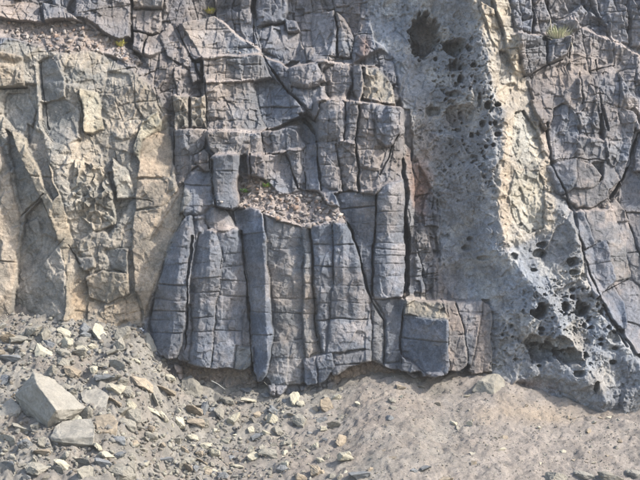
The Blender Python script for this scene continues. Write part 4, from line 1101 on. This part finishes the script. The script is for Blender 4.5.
def tube(name, pts, r, mat, parent):
    vs, fs = [], []
    for i, p in enumerate(pts):
        for k_ in range(5):
            a = k_ * 6.283 / 5; rr_ = r * (1 - .6 * i / (len(pts) - 1))
            vs.append((p[0] + math.cos(a) * rr_, p[1] + math.sin(a) * rr_ * .8, p[2] + math.sin(a) * rr_ * .6))
    for i in range(len(pts) - 1):
        for k_ in range(5):
            fs.append((i * 5 + k_, i * 5 + (k_ + 1) % 5, i * 5 + 5 + (k_ + 1) % 5, i * 5 + 5 + k_))
    me = bpy.data.meshes.new(name); me.from_pydata(vs, [], fs); me.materials.append(mat)
    o = bpy.data.objects.new(name, me); link(o)
    if parent: o.parent = parent
    return o
def plant(name, u, v, label, onground=False):
    e = bpy.data.objects.new(name, None); link(e); e.empty_display_size = .1
    e.location = hit(u, v) if onground else Vector(cliff_point(u, v)) + Vector((0, -.02, -.01))
    tag(e, label, 'plant')
    return e
e = plant('succulent_plant', 120, 46, 'yellow-green tuft on the rim of the upper left ledge')
blades('leaf_cluster', 70, .12, .17, .014, M_YEL, 1, e); blades('dry_leaves', 20, .10, .12, .012, M_DRY, 2, e)
tube('stem', [(0, 0, 0), (.01, -.02, .12), (-.02, -.03, .24)], .006, M_STEM, e)
e = plant('succulent_plant', 210, 12, 'yellow-green tuft high on the rock step above the jointed slab')
blades('leaf_cluster', 60, .12, .17, .014, M_YEL, 3, e); blades('dry_leaves', 30, .14, .13, .012, M_DRY, 4, e)
e = plant('ledge_weed', 245, 192, 'low green weed beside the free-standing pillar on the gravel ledge')
blades('leaf_cluster', 60, .12, .11, .016, M_GRN, 5, e, .6)
e = plant('ledge_weed', 267, 187, 'green weed with reddish dry stalks higher on the gravel ledge')
blades('leaf_cluster', 55, .10, .12, .016, M_GRN, 6, e, .8); blades('dry_leaves', 24, .10, .10, .01, plain_material('russet_leaf', (.42, .22, .12)), 7, e)
e = plant('dry_grass_tuft', 262, 384, 'straw-coloured grass tuft at the foot of the dark tall column', True)
blades('grass_blades', 60, .12, .14, .006, M_DRY, 8, e)
e = plant('dry_shrub', 556, 40, 'airy pale green shrub with bleached roots on the right wall')
blades('foliage', 260, .40, .32, .004, M_PALE, 9, e, 1.3, (0, -.15, .2)); blades('dry_foliage', 90, .4, .26, .004, M_STEM, 10, e, .8)
for n_, pp in enumerate(([(0, 0, 0), (-.12, -.05, .12), (-.14, -.06, .34)], [(0, 0, 0), (.10, -.06, .06), (.22, -.06, -.02), (.26, -.05, -.22)], [(0, 0, 0), (.08, -.05, .10), (.20, -.06, .16)], [(0, 0, 0), (-.10, -.05, -.02), (-.2, -.05, .03)])):
    tube('stem', pp, .011, M_STEM, e)
p = hit(218, 388)
o = tube('twig', [(-.10, 0, .09), (0, .0, .04), (.12, -.02, -.05)], .012, plain_material('bleached_wood', (.72, .68, .56)), None); o.location = p + np.array((0, -.02, .03)); tag(o, 'bleached straight stick lying under the undercut', 'stick')
p = hit(268, 388)
o = tube('twig', [(-.06, 0, .10), (0, .0, .04), (.05, -.02, -.01)], .007, M_STEM, None); o.location = p + np.array((0, -.03, .0)); tag(o, 'thin pale twig sticking out of the dry grass tuft', 'stick')
# scrap of litter in the gully
p = hit(140, 329)
bm = bmesh.new(); bmesh.ops.create_grid(bm, x_segments=8, y_segments=6, size=.5)
for v_ in bm.verts:
    v_.co.x *= .16; v_.co.y *= .1; v_.co.z = .03 * mnoise.noise(v_.co * 30) + .02
me = bpy.data.meshes.new('litter'); bm.to_mesh(me); bm.free(); me.materials.append(plain_material('litter_foil', (.6, .62, .7), .4, .7, 40))
o = bpy.data.objects.new('litter_scrap', me); link(o); o.location = p + np.array((0, -.02, .03)); o.rotation_euler = (.9, .5, .2)
so = o.modifiers.new('thickness', 'SOLIDIFY'); so.thickness = .004
tag(o, 'crumpled white and dark scrap at the top of the gully', 'litter')


# ------------------------------------------------------------------ thin haze of the bright day
bm = bmesh.new(); bmesh.ops.create_cube(bm, size=1.0)
zmin = float(min(ZG.min(), P[..., 2].min())) - 1.0; zmax = float(P[..., 2].max()) + 1.0
for v_ in bm.verts:
    v_.co.x *= 130.0; v_.co.y = -64.0 if v_.co.y < 0 else 24.0; v_.co.z = zmin if v_.co.z < 0 else zmax
me = bpy.data.meshes.new('haze'); bm.to_mesh(me); bm.free()
hm = bpy.data.materials.new('haze'); hm.use_nodes = True
hn = hm.node_tree; hn.nodes.remove(hn.nodes['Principled BSDF'])
pv = hn.nodes.new('ShaderNodeVolumePrincipled'); pv.inputs['Color'].default_value = (.95, .94, .92, 1); pv.inputs['Density'].default_value = .0008
hn.links.new(pv.outputs[0], hn.nodes['Material Output'].inputs['Volume'])
me.materials.append(hm)
o = bpy.data.objects.new('haze', me); link(o); o['kind'] = 'stuff'; o['label'] = 'thin pale haze in the air before the cliff'
